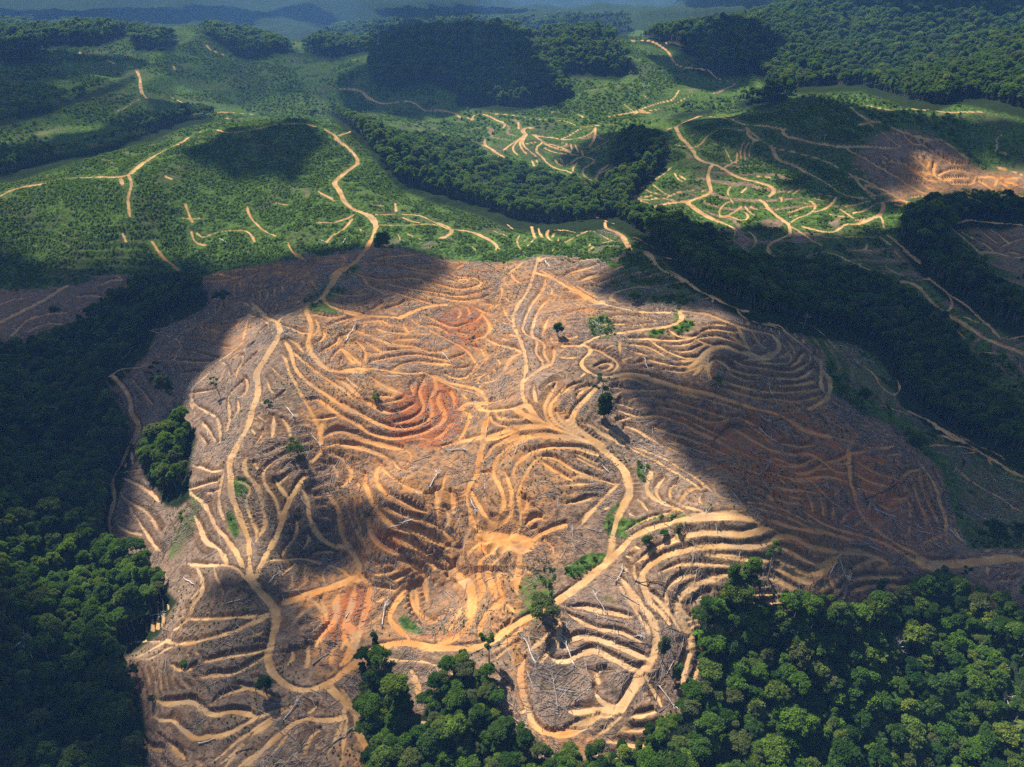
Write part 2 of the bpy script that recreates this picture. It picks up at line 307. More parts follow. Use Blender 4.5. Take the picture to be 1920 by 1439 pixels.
TRACES = '''
@200 470 4
R5 192,3 183,11 174,18 170,25 165,31 160,36 153,40 145,44 135,48 128,53
R5 128,53 130,58 129,63 126,69 122,75 118,82 114,88 112,94 113,99 114,105 112,112 109,119 108,126 105,133 101,140 97,148 94,154
R4 128,53 122,51 118,48 113,43 109,39
s 106,48 112,50 118,52 122,56 122,61 118,66
t 113,64 116,59 120,56
s 31,59 45,58 58,52 70,46 82,38
s 31,59 42,63 52,66 56,70 54,76 50,82
s 53,64 62,59 71,54 80,48 88,42
t 71,55 82,54 92,51 104,49
t 69,56 78,59 90,60
t 53,64 62,63 74,65 88,66
t 58,69 68,67 80,70 92,72
t 57,74 66,75 78,79 84,80
t 72,63 80,58 92,54 98,54
s 88,42 98,39 105,38 102,43
s 103,38 108,42 112,46
s4 0,97 4,93 10,89 18,88 28,87 40,82
R4 4,93 8,97 13,103 17,109 18,115 18,120 21,125 24,130 24,137 20,144
t 18,94 22,100 28,105 32,112 35,115
t 46,81 58,82 70,83 80,82
t 55,92 62,90 72,90
s 85,83 90,85 92,90 92,96 88,102
s 106,52 104,60 102,68 96,74 90,79 82,84 76,92 68,100 63,106 64,113 68,117 76,121 83,126 85,132 85,144
s 90,87 87,93 85,98
t 98,80 102,76 102,82 98,88 97,94
t 103,74 108,71 110,69
t 93,93 100,88 106,82 112,76
t 104,94 106,99 104,106 99,110
t 91,111 94,105 99,100 104,95
t 91,112 92,120 92,127 90,134
t 98,111 99,118 96,124
t 55,112 64,106 74,105 82,103
s 62,113 66,120 66,124
t 71,127 76,133 80,140 83,144
t 70,137 73,142 76,145
R4 149,43 151,49 154,56 152,63 151,70 153,76 157,81 162,86 170,90 180,90 192,91
t 156,50 159,55 158,60 155,62
t 155,69 162,66 164,61 162,59
t 158,77 165,72 173,68 174,63 181,62
t 167,84 170,77 175,73
t 176,73 180,78 186,84
t 175,85 176,80
t 131,55 138,57 145,61 151,61
t 165,56 174,52 183,50 192,48
t 152,46 160,48 170,49 176,48
R4 162,34 165,40 172,43 182,47 192,49
t 164,36 175,40 192,39
t 166,30 178,33 192,32
s 176,14 184,16 192,19
t 75,22 88,22 95,20 103,18
t 85,17 95,19 103,18
t 95,14 106,13 114,13
t 90,28 97,24 103,20 108,18 116,15 124,10 132,10
t 108,21 118,18 126,15 136,16
t 90,37 102,35 112,30 120,28 130,26
t 108,26 116,24 124,22
t 130,19 140,15 150,10 158,7
t 135,29 140,23 147,17 155,11 162,7
s 162,7 172,4 180,5 178,10 172,16
t 152,20 157,26 158,29
t 136,31 146,34 156,33 164,29
t 130,39 138,38 144,36
t4 133,66 137,72 139,79 140,85 144,91 150,97 157,102 165,107 172,112 180,117 192,123
t 140,75 146,81 153,86 160,92 168,97 175,101 181,106 184,110
t 136,65 143,69 147,75
s 131,77 135,83 136,90 140,97 144,104 148,112 153,120 157,128 160,137 161,144
t 150,111 158,110 164,114 170,119 178,124 186,128 192,132
t 156,125 165,125 172,123
t 162,139 168,134 175,133 184,136 192,140
t 178,93 184,98 190,103
t 122,114 128,109 133,105
t 125,122 125,130 124,139
t 131,124 136,131 138,140
t 112,144 116,138 117,133
s2 38,0 42,6 48,10 53,15
s2 141,0 146,5
@640 470 4
t 0,14 12,17 24,20 34,21 46,20 56,20 64,22 72,24 82,27 92,28 100,26 106,24
t 16,19 20,25 26,28 34,32
t 22,27 34,29 44,32 54,35 64,38 74,40
t 30,23 44,26 54,28 62,29 72,31 84,33 94,33 104,30 112,27
t 70,33 82,36 92,37 102,36 110,33
t 60,15 70,18 80,21 88,23 96,22 95,20 88,21
t 72,13 80,15 86,19 96,19 102,20 106,23 103,26
t 6,13 16,12 30,11 40,13 52,14 60,16
t 16,9 26,8 40,9 56,13 66,14
t 22,7 30,4 44,3 54,2
t 76,7 86,6 92,9 100,8 108,6
t 86,14 90,10 98,8
t 94,13 102,15 114,16 122,12
t 108,11 116,8
s 137,8 131,13 125,17 121,22 124,26 128,28
t 127,16 130,21 135,24 138,22
s 119,25 121,32 119,37 116,42
R4 148,5 146,10 145,16 143,21 141,27 138,33 134,38 131,43 129,48 129,54 131,60 134,66 136,72 138,78 139,85 138,92 136,98 136,104 136,110 139,115
R4 148,8 152,5 160,6 170,7 180,7 192,6
R5 145,16 152,18 158,20 165,24 172,28 180,33 186,37 192,40
s 148,14 156,18 163,22
s 155,17 168,22 176,29 184,34 192,37
t 153,20 152,27 147,34 142,41 139,48 137,54 136,60 142,63 147,66 147,70 145,75 150,80 152,86
t 156,35 150,41 146,48 144,55 143,61 145,64 149,66 153,68 152,72 153,79 157,82 152,87
t 155,50 152,58 151,63
t 157,62 158,68
R4 152,86 147,90 141,94 137,98
t 152,87 158,84 160,76 159,72
t 159,12 168,10 178,8
t 166,20 170,16 182,13 192,10
t 178,22 184,19 192,17
t 160,36 170,36 182,35
t 168,47 178,44 192,43
t 183,49 192,49
t 162,30 170,29 176,31
t 122,42 124,48 127,52
t 118,51 124,54 129,55
t 108,64 116,69 124,71 132,73 136,76
t 119,64 124,66 131,65
t 120,62 128,62 132,64
s 122,71 117,76 114,82 112,87 107,93 102,97 104,102 107,107 110,113
s 115,75 110,80 107,85
s4 136,76 128,80 124,86 120,92 114,98 108,100
s 104,110 108,103
R5 110,113 104,115 100,113 94,115 90,119
R4 102,116 104,119 112,120 122,119 130,118 139,115
s 102,118 108,114 116,114 124,110 128,108
R5 139,115 143,120 149,126 156,131 164,134 172,138 180,141 188,144
R4 130,118 138,124 148,127 156,131
t 116,121 118,125 124,126 132,126 136,126
t 110,121 113,127 118,130 126,131 132,131
s4 110,121 109,128 108,136 106,140
t 145,100 145,106 146,112
t 162,97 158,105 154,111 152,118 154,124 158,130 164,133
t 166,102 162,108 158,112 156,118 158,124 164,130 172,134 180,141
t 180,98 172,100 168,104 163,108
t 151,103 156,99 160,97
t 176,103 184,101
t 161,118 164,125 170,131 178,137
t 92,120 97,123 94,130 92,136 88,141
t4 86,142 100,140 112,138 120,135 128,133 138,131 148,131 156,131
t4 120,145 128,140 138,138 150,137 162,138 174,140
R3.5 0,44 10,46 18,48 26,49 34,49 44,50
R8 44,50 52,46 60,43 70,41 78,40
t 30,44 38,41 44,40 49,36
t 0,38 10,39 18,37 24,34
t 0,32 10,33 18,31
t 20,45 26,42 31,38
t 47,52 46,55 50,60
s 50,50 58,55 66,59 74,64 82,68 90,72 96,77 100,83 102,86
t 60,55 72,56 80,61
t4 64,48 70,51 78,55 84,57 92,55 98,53 103,51 106,45
t 88,42 90,46 87,50
t 94,41 97,46 95,48
t4 106,47 110,52 112,58 108,63 100,66
t 97,61 104,57 108,53
t 88,60 94,63 98,62
t 92,68 100,65
t 106,39 112,38 114,40 110,43
t 100,41 108,46 116,45
t 3,53 12,50 20,49
t 8,53 22,52 30,51 36,55
t 4,57 14,60 24,64 34,68 46,70 56,71 64,75 72,75 80,73
t 24,57 34,60 48,61
t 40,66 50,65 58,65
t 18,67 24,71 30,75 36,74 46,73 56,73
t 17,74 24,77 32,75 38,74
t 22,82 34,80 44,78 54,77 64,78 72,80 80,81
t4 38,88 46,84 54,82 64,83 74,84 82,84
t 78,82 86,79 92,77
R4 0,90 10,88 20,88 30,89 40,91 50,92 60,91
s 10,87 20,90 32,93 44,94
t 0,72 6,77 12,82 16,86
t 10,66 16,71 18,76 17,82
t 20,92 28,98 36,102 44,106
t 82,87 88,88 96,86
t4 78,91 84,95 92,95 98,91 100,86
t 96,71 104,72
s 62,91 70,95 78,100 86,103 94,105 104,108 110,113
s4 70,93 80,99 90,101 100,103 106,107
t4 84,117 85,110 82,104
t 63,93 61,99 58,104 60,110 62,116 58,122 50,126 40,128
t4 68,92 71,98 70,104 66,110 68,116 68,122 64,127 58,130 50,132 42,133 32,130 22,126 12,120 4,116 0,113
t4 74,105 72,112 76,118 78,124 74,129 68,132 60,136 50,138 40,140 28,138 18,134 8,127 0,123
t 84,127 80,131 77,136 70,140
t 52,98 53,104 54,107
t 25,107 32,108 38,109
t 34,112 42,112 46,110
t 38,120 46,119 54,114
t4 14,110 22,114 30,119 38,121
t4 0,96 8,103 14,109
t 0,134 10,139 20,144
@1080 470 4
R5 0,29 8,34 16,38 24,41 34,43 44,45 58,46 70,46
R5 51,2 56,5 58,10 62,13
R4 66,15 72,18 80,21 86,26 92,30 98,33 106,37 114,41 120,44 128,46
s 120,44 123,48 130,52 140,55 150,57 160,63 170,71 178,78 183,86 187,92 190,100 189,107 184,113 178,118
s 140,55 150,55 156,60
R4 62,13 70,17 76,21 81,23
R4 81,23 70,25 58,27 46,27 36,29 28,32 25,36 32,39
s3.5 60,4 70,6 80,8 86,12 89,16
t 0,7 10,6 22,7 30,9
t 0,14 8,13 17,9
t 0,22 10,20 20,17
t 16,26 18,23 28,20 36,17 50,15
t4 24,15 32,13 35,11
t 22,27 30,25 40,22 52,19 63,16
t 6,26 14,26 20,28
t 10,21 16,24
s 0,26 8,31 16,36 22,39
s 8,28 14,34 20,37
t 75,34 84,34 92,32
t 73,37 84,37 94,37 99,35
t 62,38 68,34
t 52,38 58,34
s 84,41 92,43 100,42
s 103,35 102,40
t 0,36 6,35
t 9,40 16,39
t 0,45 10,45 20,44 30,45
t 5,49 16,49 26,49 36,48 46,49 56,50 62,52
t 46,48 52,46 62,45 72,45 76,47
t 62,48 68,50 72,51
t 16,54 26,54 36,54
t 40,56 50,54 58,54
R4 78,46 80,50 76,54 70,56 60,58 48,59 36,61 26,62 16,64 8,68 4,70
R5 78,45 88,46 98,47 106,50 116,54 124,57 134,60 146,62 150,66 153,72 150,76 144,79 136,79 128,77 120,75 114,72 108,71 100,74 94,79 90,84 86,88
t 98,55 104,54 112,55
t 92,62 98,58 108,58 116,60 122,60
t 114,61 118,64 124,68
s3.5 120,55 124,62 127,69 131,76
s 130,58 134,64 138,70 142,74
t 70,58 76,63 84,64 90,64
t 34,65 46,65 56,65 66,66 76,66 86,65 92,62
t 66,69 76,70 86,69 90,65
t 92,65 102,63 112,65 122,68 128,72
t 90,65 98,69 106,71
t 34,68 44,70 52,70 60,74 66,78
t 56,66 64,72 72,76 80,79 88,80 94,78
t 74,74 84,75 94,70 100,69
s 33,66 33,72 33,78
t 40,74 48,76 52,77
t 43,84 50,82
t 54,80 62,83 72,85 82,86 90,82 92,79
t 76,81 84,82 90,80
t 50,87 58,86
t 66,88 76,90 86,90 92,86
s4 97,76 95,84 92,90 88,94
s4 100,76 98,84 96,91
t 104,80 100,84 99,90 101,96
t 104,80 110,82 114,87 122,90 130,92 138,92
t 116,79 122,84 132,86 144,88 156,90 168,88 173,83
t 144,94 156,95 168,95 174,91 178,88
t 150,100 162,100 172,99 178,97
t4 107,95 118,99 128,102 138,104 150,105 162,105 174,104 182,103
t 112,88 118,93 126,96 136,97
t 104,100 114,103 126,107 138,110 150,110 164,112 176,110 184,108
t 126,81 138,81 148,80
t 136,83 148,84 158,84 162,81 160,76 156,70 153,66
t 160,86 166,84 168,79 172,75
t 158,65 162,70 164,76
t 150,80 156,79 158,76
s3.5 178,78 184,84 183,92 184,100 186,106
R4 4,70 11,72 11,76 6,80 3,84 6,88 12,92 20,95 28,94
R4 -10,71 0,71 6,71
t 11,72 18,74 24,78 29,80 32,85 30,88 26,90
t 14,86 20,83 26,83 28,86 24,88 18,88
s6 30,94 46,93 60,97 72,101 88,105 100,107 112,111 124,115 136,119 148,121 160,127 170,134 182,138 192,140
s 28,93 40,91 50,93 58,97 66,100 76,102
t 30,96 38,95 46,97 54,100
t 28,100 36,103 48,104 58,104
s 50,104 66,105 82,108 96,111 110,115 124,120
t 68,110 78,113 88,116 98,119 108,123 116,124 124,124 130,128 134,130
t 60,115 72,118 82,120 92,124 100,128 110,127 116,124
t 30,117 40,122 50,124 60,122 70,125 80,128 90,134 100,138 108,142
t 30,112 36,115 42,118
t 74,121 84,126 94,131 104,136 112,140
t 58,133 70,136 84,140 94,144
t 118,132 126,136 134,142
t 130,130 140,137 146,143
t 36,129 46,134 54,139 62,144
t 0,108 6,103 12,100
R3.5 20,98 13,105 6,112 0,118 -3,124 -2,130 4,135 12,140 20,146
t 30,126 40,125
s2 5,128 16,134 26,139 36,143
s2 18,130 28,137 38,144
@1440 470 4
s3.5 0,55 8,56 13,60 20,66 27,71 33,77 38,85 41,90 39,98 40,104
s3.5 41,90 46,95 47,104 45,110 38,115 29,119
s 45,110 50,114 56,118
s 34,57 40,62 46,68 52,75 60,80 68,84 76,90 81,95 84,101 90,106 95,109 99,104 98,99 92,95
s2 20,53 28,55 34,57
s 83,116 92,118 100,121 108,124
R5 100,23 108,24 114,28 120,35 126,42 132,46 138,50 146,54 154,60 160,64 168,68 176,71
R7 168,68 176,71 184,74 192,77
s 120,20 128,27 134,31 138,38 137,44 133,47
s 112,22 120,21 128,26 136,33 144,38 152,44 160,52 168,58 172,64 178,67 192,64
s 138,50 146,49 154,53 162,55
s 45,2 54,4 62,9 70,12 78,15 88,18
s 57,12 70,10
s 102,0 108,5 114,10
s 95,0 99,5
s 162,2 172,2 182,5 192,5
s 88,12 94,16 100,18 108,22
s6 102,118 110,123 118,126 124,130
R4 118,126 124,130 130,134 138,140 146,144
s 126,138 134,140 140,143
s 142,61 148,66
s 153,76 165,77 177,77
@1440 790 4
R4 124,4 132,7 140,11 148,16 156,21 164,26 172,31 180,36 192,41
s 140,9 150,15 158,19 164,21 172,25 180,30
s 120,18 132,18 144,19 152,21 158,23
s 126,10 134,11 138,14
s 142,24 152,24 158,23
s 164,26 167,32
s 176,42 184,43 192,45
s 140,33 146,40 154,46 162,51 170,55 178,60 186,66 192,68
s 110,26 114,32 119,38 124,46 127,54 129,62 132,70 134,76 132,83
t 114,35 106,36 102,39 99,43
s3.5 60,18 61,26 61,36 62,46 65,56 67,64 70,70 74,75
s4 74,75 80,80 86,85 94,90 102,95 110,98 116,102
s 28,4 36,8 44,11 54,13 64,16 74,19 84,20 94,19
t 9,15 18,17 26,18 34,17
t 0,19 10,22 20,24 28,22 34,25 40,28 46,33 52,37 58,38
t 42,29 50,29 56,26 60,24 66,22 72,22
t 0,26 8,27 16,31 24,32 30,29 36,27
t 0,31 8,34 18,37 28,38 36,35 40,32
t 50,30 60,31
t 36,35 46,34
t 0,36 10,40 20,42 30,42 40,40 50,41 58,44
s 30,42 36,48 42,54 48,60 56,66
t 0,44 8,48 18,50 28,51 36,53
t 64,28 72,32 80,37 90,40 96,43
t 64,36 72,42 80,45 90,48
t 65,48 74,51 84,54
t 90,56 98,57 106,56
t 78,26 84,30
t 88,24 98,24
t 0,52 8,57 16,60 24,61
t 8,50 16,55 24,57
t 82,60 90,65
s 0,62 12,66 24,67
s3.5 26,66 34,72 42,77 52,81 64,84 76,87 88,92 98,97 108,103 118,108
s4 0,73 14,78 26,81 40,83 52,86 66,90
R8 192,103 180,103 168,104 156,105 144,106 132,107 122,107 116,105
s 100,72 108,76 116,80 124,82 130,83
s4 130,85 122,89 114,92
R6 122,108 130,116 134,120
t4 0,89 6,86 13,85 20,86 28,91 38,95 48,97 60,97 72,97 80,100 88,104
t 10,92 18,96 26,101 34,106 38,108 42,105 50,102
t4 10,104 18,108 26,113 34,115 40,113 46,107 52,102
t 60,112 66,108 74,104 82,102
t 6,106 14,112 22,117 32,120
t 64,117 76,116 88,116 100,115
t 62,127 70,124 84,122 100,123 116,121
t 0,112 8,117 16,122 24,127
t 82,109 90,106
t 164,120 178,119 186,116
s 46,118 48,125
@1080 790 4
R5 -6,-2 0,5 6,9 12,15 18,20 24,24 30,30 36,35 38,41 40,48 40,54 37,60 34,66 31,72 29,80 27,88 26,96 24,104 21,108
R5 21,108 14,112 8,118 0,124
R5 24,106 30,99 36,93 42,87 50,82 60,79 68,77 76,75 86,73 96,70 108,70 120,70 130,72
R8 86,73 96,71 108,71 120,71 130,73
s 130,72 140,78 150,82 160,85 170,89 180,93 192,96
t 38,82 44,77 52,73 60,70 70,68 78,69
s 78,63 90,66 100,68 112,67 124,67
s3.5 55,33 57,38 54,44 53,50 56,56 62,60 70,64 80,67
t 67,41 62,46 60,52 63,57 68,61 76,64
t 77,45 72,48 70,54 73,58
t 96,49 86,50 82,54 79,58
t 90,54 98,52
s 20,8 30,14 42,19 54,23 66,28 76,34 86,40 96,47 104,54 112,58
s 14,6 24,12 36,18 48,24 60,30 72,37 84,44 94,50
s 30,16 40,20 52,26 64,31
s 104,46 104,52 108,56
t 36,2 44,5 52,9
t 60,15 68,18 76,22 84,25
t 70,13 80,17 90,21 100,24 108,23
t 66,17 76,23 84,26 94,28 104,30 114,36 124,42 136,48 146,53 152,58
t 58,3 68,7 78,9 88,13 98,17 108,22 118,27 128,31 138,36 148,39 158,42 168,44 178,42 186,41
t 84,4 94,9 104,13 114,18 124,23 134,27 144,28 150,31 160,33 170,32 176,28
t 116,3 126,9 136,15 146,20 156,23 166,24 176,23 182,27 188,31
t 140,43 150,48 162,51 172,51 180,53
t 110,47 120,50 132,54 140,58
s 128,62 140,66 152,69 164,74 176,79 192,84
s 104,56 116,58 128,60 142,62 156,66 168,72 180,77
t 0,19 8,21 16,25
t 0,25 8,30 16,34 20,36
t 0,39 10,41 20,43 28,46
s 32,46 26,52 20,58 14,65 8,72 2,80
t 0,60 6,58 14,56
t4 44,106 50,102 56,97 64,92 74,88 84,86 92,84 100,83 112,84 124,85 134,82 144,79
t4 60,141 55,132 52,124 50,116 52,110 58,104 66,100 76,97 86,95 96,93 108,93 122,94 134,93 144,90 152,86 158,85
t 98,99 108,101 120,102 132,104 146,104
t 62,113 68,110 76,107 86,106 98,107 110,108 122,110
t 70,144 68,134 68,126 72,119 80,115 90,114
t 82,144 78,134 78,126 84,122 94,118 104,116 112,115 122,116
t 76,144 75,138
t 90,144 88,138 92,132 100,128
t 44,107 44,114 46,120
s3.5 34,117 40,124 46,132 52,139 56,144
t 52,124 60,130 66,138 70,144
t 36,118 42,130 46,140
t 154,92 162,96 170,101 176,106
t 150,101 158,106 168,112 176,114 182,113 188,107 192,104
t 146,106 156,112 168,119 176,122
t 140,115 150,118 160,123 168,128
t 150,92 158,95
t 0,138 10,140 20,142 30,144
@640 790 4
R4 108,0 106,8 106,16 104,24 103,32 101,40 97,46 94,52 94,60 97,68 97,76 95,84 93,92 91,100 90,108
t 98,39 106,38 112,37
t4 70,19 80,17 90,14 104,12 118,12 126,8 134,5 144,3 156,3
t 178,13 164,10 150,10 138,12 128,16 122,21 117,26 114,33 115,40 119,48 122,56 121,64 119,69
t 104,31 110,24 113,18 118,16 124,12 132,8
t 192,23 182,19 170,18 156,18 146,20 138,24 134,28 130,33 129,38
t 123,37 126,44 128,52 127,60 128,68 124,73 118,75 112,74 108,70 104,63 100,57 98,51
s 146,28 142,34 138,40 135,46 133,53 133,60 135,68 134,76 132,84
t 138,56 140,62 136,68
t 148,26 156,25 164,28 170,33 178,37 186,40 192,41
t 176,22 184,27 192,31
t 150,28 156,33 164,38 172,43
t 136,82 139,76 143,71 150,71
t 138,83 142,80 146,78
t 170,60 176,60 182,57 192,55
s 192,62 186,68 180,74 174,80
R5 102,86 108,84 116,86 124,87 132,87 140,88 146,86 154,82 162,79 168,77
R12 108,90 118,91 128,91 138,92
s4 100,97 106,90
t 102,86 100,77 98,70
s4 133,96 134,104 133,112 131,122 132,130
t 159,98 158,91 152,88
s4 90,108 98,100 104,94 108,90
t4 111,101 106,106 103,113 104,120 107,127 103,133
t4 118,103 113,110 110,115 113,122 116,130
t4 124,110 119,113 118,119 120,126 122,132 118,136 112,140 108,144
R5 96,144 98,136 97,128 94,122 89,118
s 86,114 82,104 83,98 84,92 81,88 77,84 74,78 72,70 74,60 76,50 77,43 80,36 84,30 88,28
t 77,62 80,68 81,74 79,78
t4 82,51 84,60 84,67
t 90,67 87,75 84,84 83,90
t4 70,50 72,58 72,66
t 33,62 40,66 46,70 56,72 64,75 70,79 74,81
t4 30,30 26,38 27,45 32,52 40,56 48,60 56,65 64,68
t4 18,38 18,46 21,54 25,62 30,69 36,75 42,80 52,82 60,85 68,89 76,93 82,97
t 31,34 36,40 44,45 52,49 60,53
t 39,28 42,34 50,37
t4 12,44 14,49
t5 20,70 21,78 24,86 30,92 38,96 42,100
t4 36,84 44,89 52,93 60,98 66,104 70,111
t 42,104 50,106 58,109 62,115 64,122 64,130
t 52,122 56,126 56,134 58,140
s3.5 0,80 2,88 6,94 10,100 13,107 13,112 10,116 4,120 0,123
t4 13,112 18,118 22,123 20,130 18,138 16,144
t 24,122 32,124 40,126
t4 10,126 8,134 4,142
s 48,130 42,136 36,142
t 0,112 6,115
t 22,103 27,107
t4 34,26 24,22 14,19 0,17
t4 0,6 10,9 20,14 30,17 40,19 46,19
t 4,30 8,38 4,46 0,48
@200 790 4
R5 94,25 92,32 93,40 93,48 94,56 97,64 100,72 103,80 106,88 107,96 107,104 107,112 108,118 112,123 118,130 124,137 128,143
s 88,36 82,38 76,37 70,34 64,34
t 84,43 76,46 68,48 62,51
s 88,38 86,46 84,54 84,62 88,74
s3.5 62,51 66,57 72,60 76,67 80,75 84,82 90,88 95,95 99,102 103,110
s3.5 66,71 70,78 72,86 76,92 84,95 88,101 91,108
s3.5 60,107 70,108 80,108 90,108 98,110 102,116 106,120
s 67,109 71,116 72,122 68,128 64,134
s 81,110 82,117 86,124 88,129
t 74,52 80,53 84,51
s 10,53 16,60 24,64 31,69 36,76 40,83
s 17,61 19,68 24,75 29,83 35,92 41,98
s 12,42 20,46 28,50 36,56 39,60
s 10,69 18,72 20,70
s 8,78 16,83 26,85
s 8,86 16,88 22,94
s3 24,0 22,8 18,16 14,26 10,34 5,42 5,50 6,58 4,66 2,74 3,84
s 10,38 20,37 30,35
s3.5 106,26 103,30 104,38 109,44 113,49 116,58 117,66 119,74 119,80 114,86 110,92
t 98,43 104,46 108,50 104,57 105,64 108,72 112,80 112,86
t 135,23 126,28 118,34 117,42 120,49 126,56 128,64 130,72 131,76
R4 148,41 144,47 140,54 136,61 133,68 131,76 128,84 125,90 122,95
t 126,42 130,49 136,57
t 138,36 134,40 130,45
t 110,29 113,35
t 124,20 118,24
t 130,17 122,22
s3.5 146,50 150,57 151,64 152,72 155,79 160,87 166,92 174,94 182,96
s3.5 165,52 170,60 174,66 175,76 177,84 180,92 186,100 190,106 188,113 182,119 174,122
t 142,72 143,80 140,87 134,94 131,100
t 150,81 152,88 147,94
t 154,98 162,97 170,98
s 117,107 122,104 134,104 146,103 158,106 168,109 176,111 182,114
R6 186,117 182,119 172,123 162,126 152,129 142,133 134,134
s4 122,95 118,103 114,110 112,117
t 150,132 158,136 162,142
t4 175,126 172,132 170,140
t4 186,122 184,130 182,138 180,144
s3.5 160,22 166,18 176,17 184,19 192,22
s4 161,0 160,8 160,16 162,21 158,26 154,31
t 168,22 176,26 180,32 184,38
t 168,29 172,36 173,41
t 165,34 162,36
t 162,12 170,7 178,6 186,9 192,12
t 128,115 136,110 140,108
@200 1079 4
R5 106,0 112,8 118,15 124,22 127,28 127,34 125,42 123,50 121,58 121,64 123,70 127,76 133,81 140,84 148,86 156,85 164,81 172,77 180,71 192,63
s 60,32 70,33 84,32 100,31 114,30 124,28
s3.5 124,29 116,33 106,37 94,42 82,46 70,49 60,51 50,51 44,49 36,54 28,59 22,63
s 48,48 49,43 54,39 60,34 63,28 64,24 68,18 72,10 71,0
s 16,52 24,49 34,50 44,48
s 26,64 34,62 44,56 52,52
t 122,53 112,56 100,58 88,60 80,62 74,64
t 120,58 112,63 104,68 96,72 88,74 80,73 72,76
t 48,66 54,70 60,70 66,67
t 78,96 84,90 92,86 100,84 110,83 118,88 128,92
t 99,80 106,83 112,85
t4 38,94 46,95 54,94 64,93 70,98 76,103 84,103 92,100 100,101 110,104
s3.5 36,107 42,109 50,108 54,113 60,118 68,123 76,120 84,121 94,117 106,110 118,104 130,100 138,98
s 138,99 128,104 118,110 108,117 98,124 90,131 82,138 76,144
s 132,102 122,110 112,117 102,126 94,134 86,142
s 130,104 118,114 108,122 100,130 92,140 90,144
R4 178,106 170,108 160,108 150,107 142,109 136,114 128,121 120,128 112,135 106,142
s 136,112 124,123 114,132 106,138 100,144
s 138,116 130,126 124,134 118,144
R6 166,82 172,88 178,94 184,100 188,104
s4 178,96 178,106
s 178,106 174,116 170,126 164,136 160,144
s 180,108 178,118 177,130 176,144
t4 184,102 188,108 190,118 192,126
t 160,114 154,118 150,126 148,132
t 158,96 152,102
t 28,122 32,128 40,129
t 46,124 52,130 58,136
t 26,128 34,129 42,130
t 160,16 163,24 165,32
t4 173,15 172,24 172,30 166,38 160,44 157,52
t4 186,12 184,22 180,30 178,40 178,50 176,54
t4 180,31 184,38 186,46
t4 192,34 188,44 182,54 180,60
t 172,50 168,58 168,66
t 150,50 151,60 150,68
t 138,54 140,60 136,66
@640 1079 4
R5 0,73 8,67 16,60 22,56 30,53 40,51 50,50 60,52 70,54 80,54 92,54 104,53 112,50 120,43 130,37 140,31 148,28 156,23 164,17 172,12 180,6 188,0
R5 74,52 82,48 90,43 95,37 98,30 100,22 100,14 98,8 94,4
t4 104,46 104,38 108,30 113,24 118,18 122,14
t 116,12 113,18
t 112,50 118,42 126,34
s 110,66 118,60 126,54 134,49
s3.5 115,58 124,50 132,42 138,37
t5 20,8 20,16 18,26 15,34 12,44 8,54 4,62 0,66
t4 10,6 9,16 6,24 4,34 8,42 9,48
t 4,28 1,36 3,46 6,54
s3.5 0,9 6,5 10,3 16,3
s3.5 48,10 42,18 38,26 36,33 40,38 46,43 50,47
t 54,6 52,14 54,22 58,28 64,32 70,35 74,30
t 60,2 63,10 64,18
t 158,38 154,44 148,49 143,55
t4 163,30 164,40 163,48 160,54 154,58 150,64
t4 138,61 135,66 134,74 135,82 137,90 140,98 142,106 146,112 152,117 160,118 170,118 178,115 186,110 192,106
t4 157,60 162,64 168,63 172,62 178,58 186,56 192,55
s 130,104 136,102 140,100
s6 52,70 56,78 57,84 58,92
s4 10,106 14,120 20,132 26,144
s4 0,84 4,92 8,100 12,106
s 4,108 2,124 0,144
@960 1079 4
s4 80,0 86,6 90,14 96,22 102,28 106,34 108,42 108,50 107,58 104,66 100,70
R6 100,70 94,78 90,85 86,92 82,99
s 80,6 85,14 90,22 94,28 98,34 102,40 103,44
t 97,0 98,8 102,16 108,22 114,28 118,36
t 106,14 112,20 118,26 122,34 126,41
t4 158,1 146,3 136,8 128,12 125,18 124,24 125,30 129,36 132,42 135,48 133,56 130,64 128,72 128,78 128,84
t 125,18 127,24 131,30 135,37 137,42
t 144,14 138,17 135,22 137,30 140,38
t 140,48 143,56 141,64 138,72 134,80
t 116,16 116,12 118,5 124,2 134,0
t 43,23 52,22 62,24 72,26 80,28 90,30
t 42,27 50,32 58,36 66,39 74,40 82,41 88,44 96,48
t4 40,54 43,47 50,44 60,45 70,48 80,52 90,56 98,60 102,62
t4 46,60 54,55 62,54 70,58 78,62 86,67 94,70 100,70
t 100,74 104,82 109,90 112,98
t 70,68 65,69 63,74 65,80
s 82,100 72,97 64,92 62,84
s5 82,102 74,103 64,102 54,103 44,102
s 82,106 74,113 66,119 58,124
t 66,104 60,108 52,110 44,114 36,116
@1160 160 4
R5 22,93 30,90 40,88 50,87 58,85 66,82 70,80 68,75 67,68 68,62 71,59
R5 43,32 46,38 50,43 55,47 57,52 60,56 66,58 71,59 78,62 84,66 90,69 98,71 106,73 113,75 117,78 116,81 113,83
R4 43,32 46,29 54,26 62,23 72,24 82,25 90,28 98,30 108,30 118,32 125,33
R4 55,47 60,46 63,42 68,37 74,34 80,32 88,33 95,34 96,31
s6 97,32 97,38 104,42
s3.5 98,34 104,39 112,45 120,48 130,50 142,53 152,56 160,59 166,63 174,67 182,70 192,75
R5 115,46 117,51 119,56 126,58 134,61 140,65
s3 140,65 146,68 152,71 158,75 162,78
R6 106,86 110,88 112,93 118,97 122,101 127,104
R4 127,104 129,108 128,113
R6 50,87 56,91 62,96 70,100 77,103
s4 77,103 84,106 90,110
s3.5 77,63 84,59 90,56
s 85,58 82,52 80,48
t 92,55 91,48 94,42
t 95,55 94,48 98,42
t 98,53 98,46 101,42
t 88,58 89,50
s3.5 129,103 134,100 142,97 147,93 148,89 144,87
s3.5 147,95 154,93 160,89 163,84
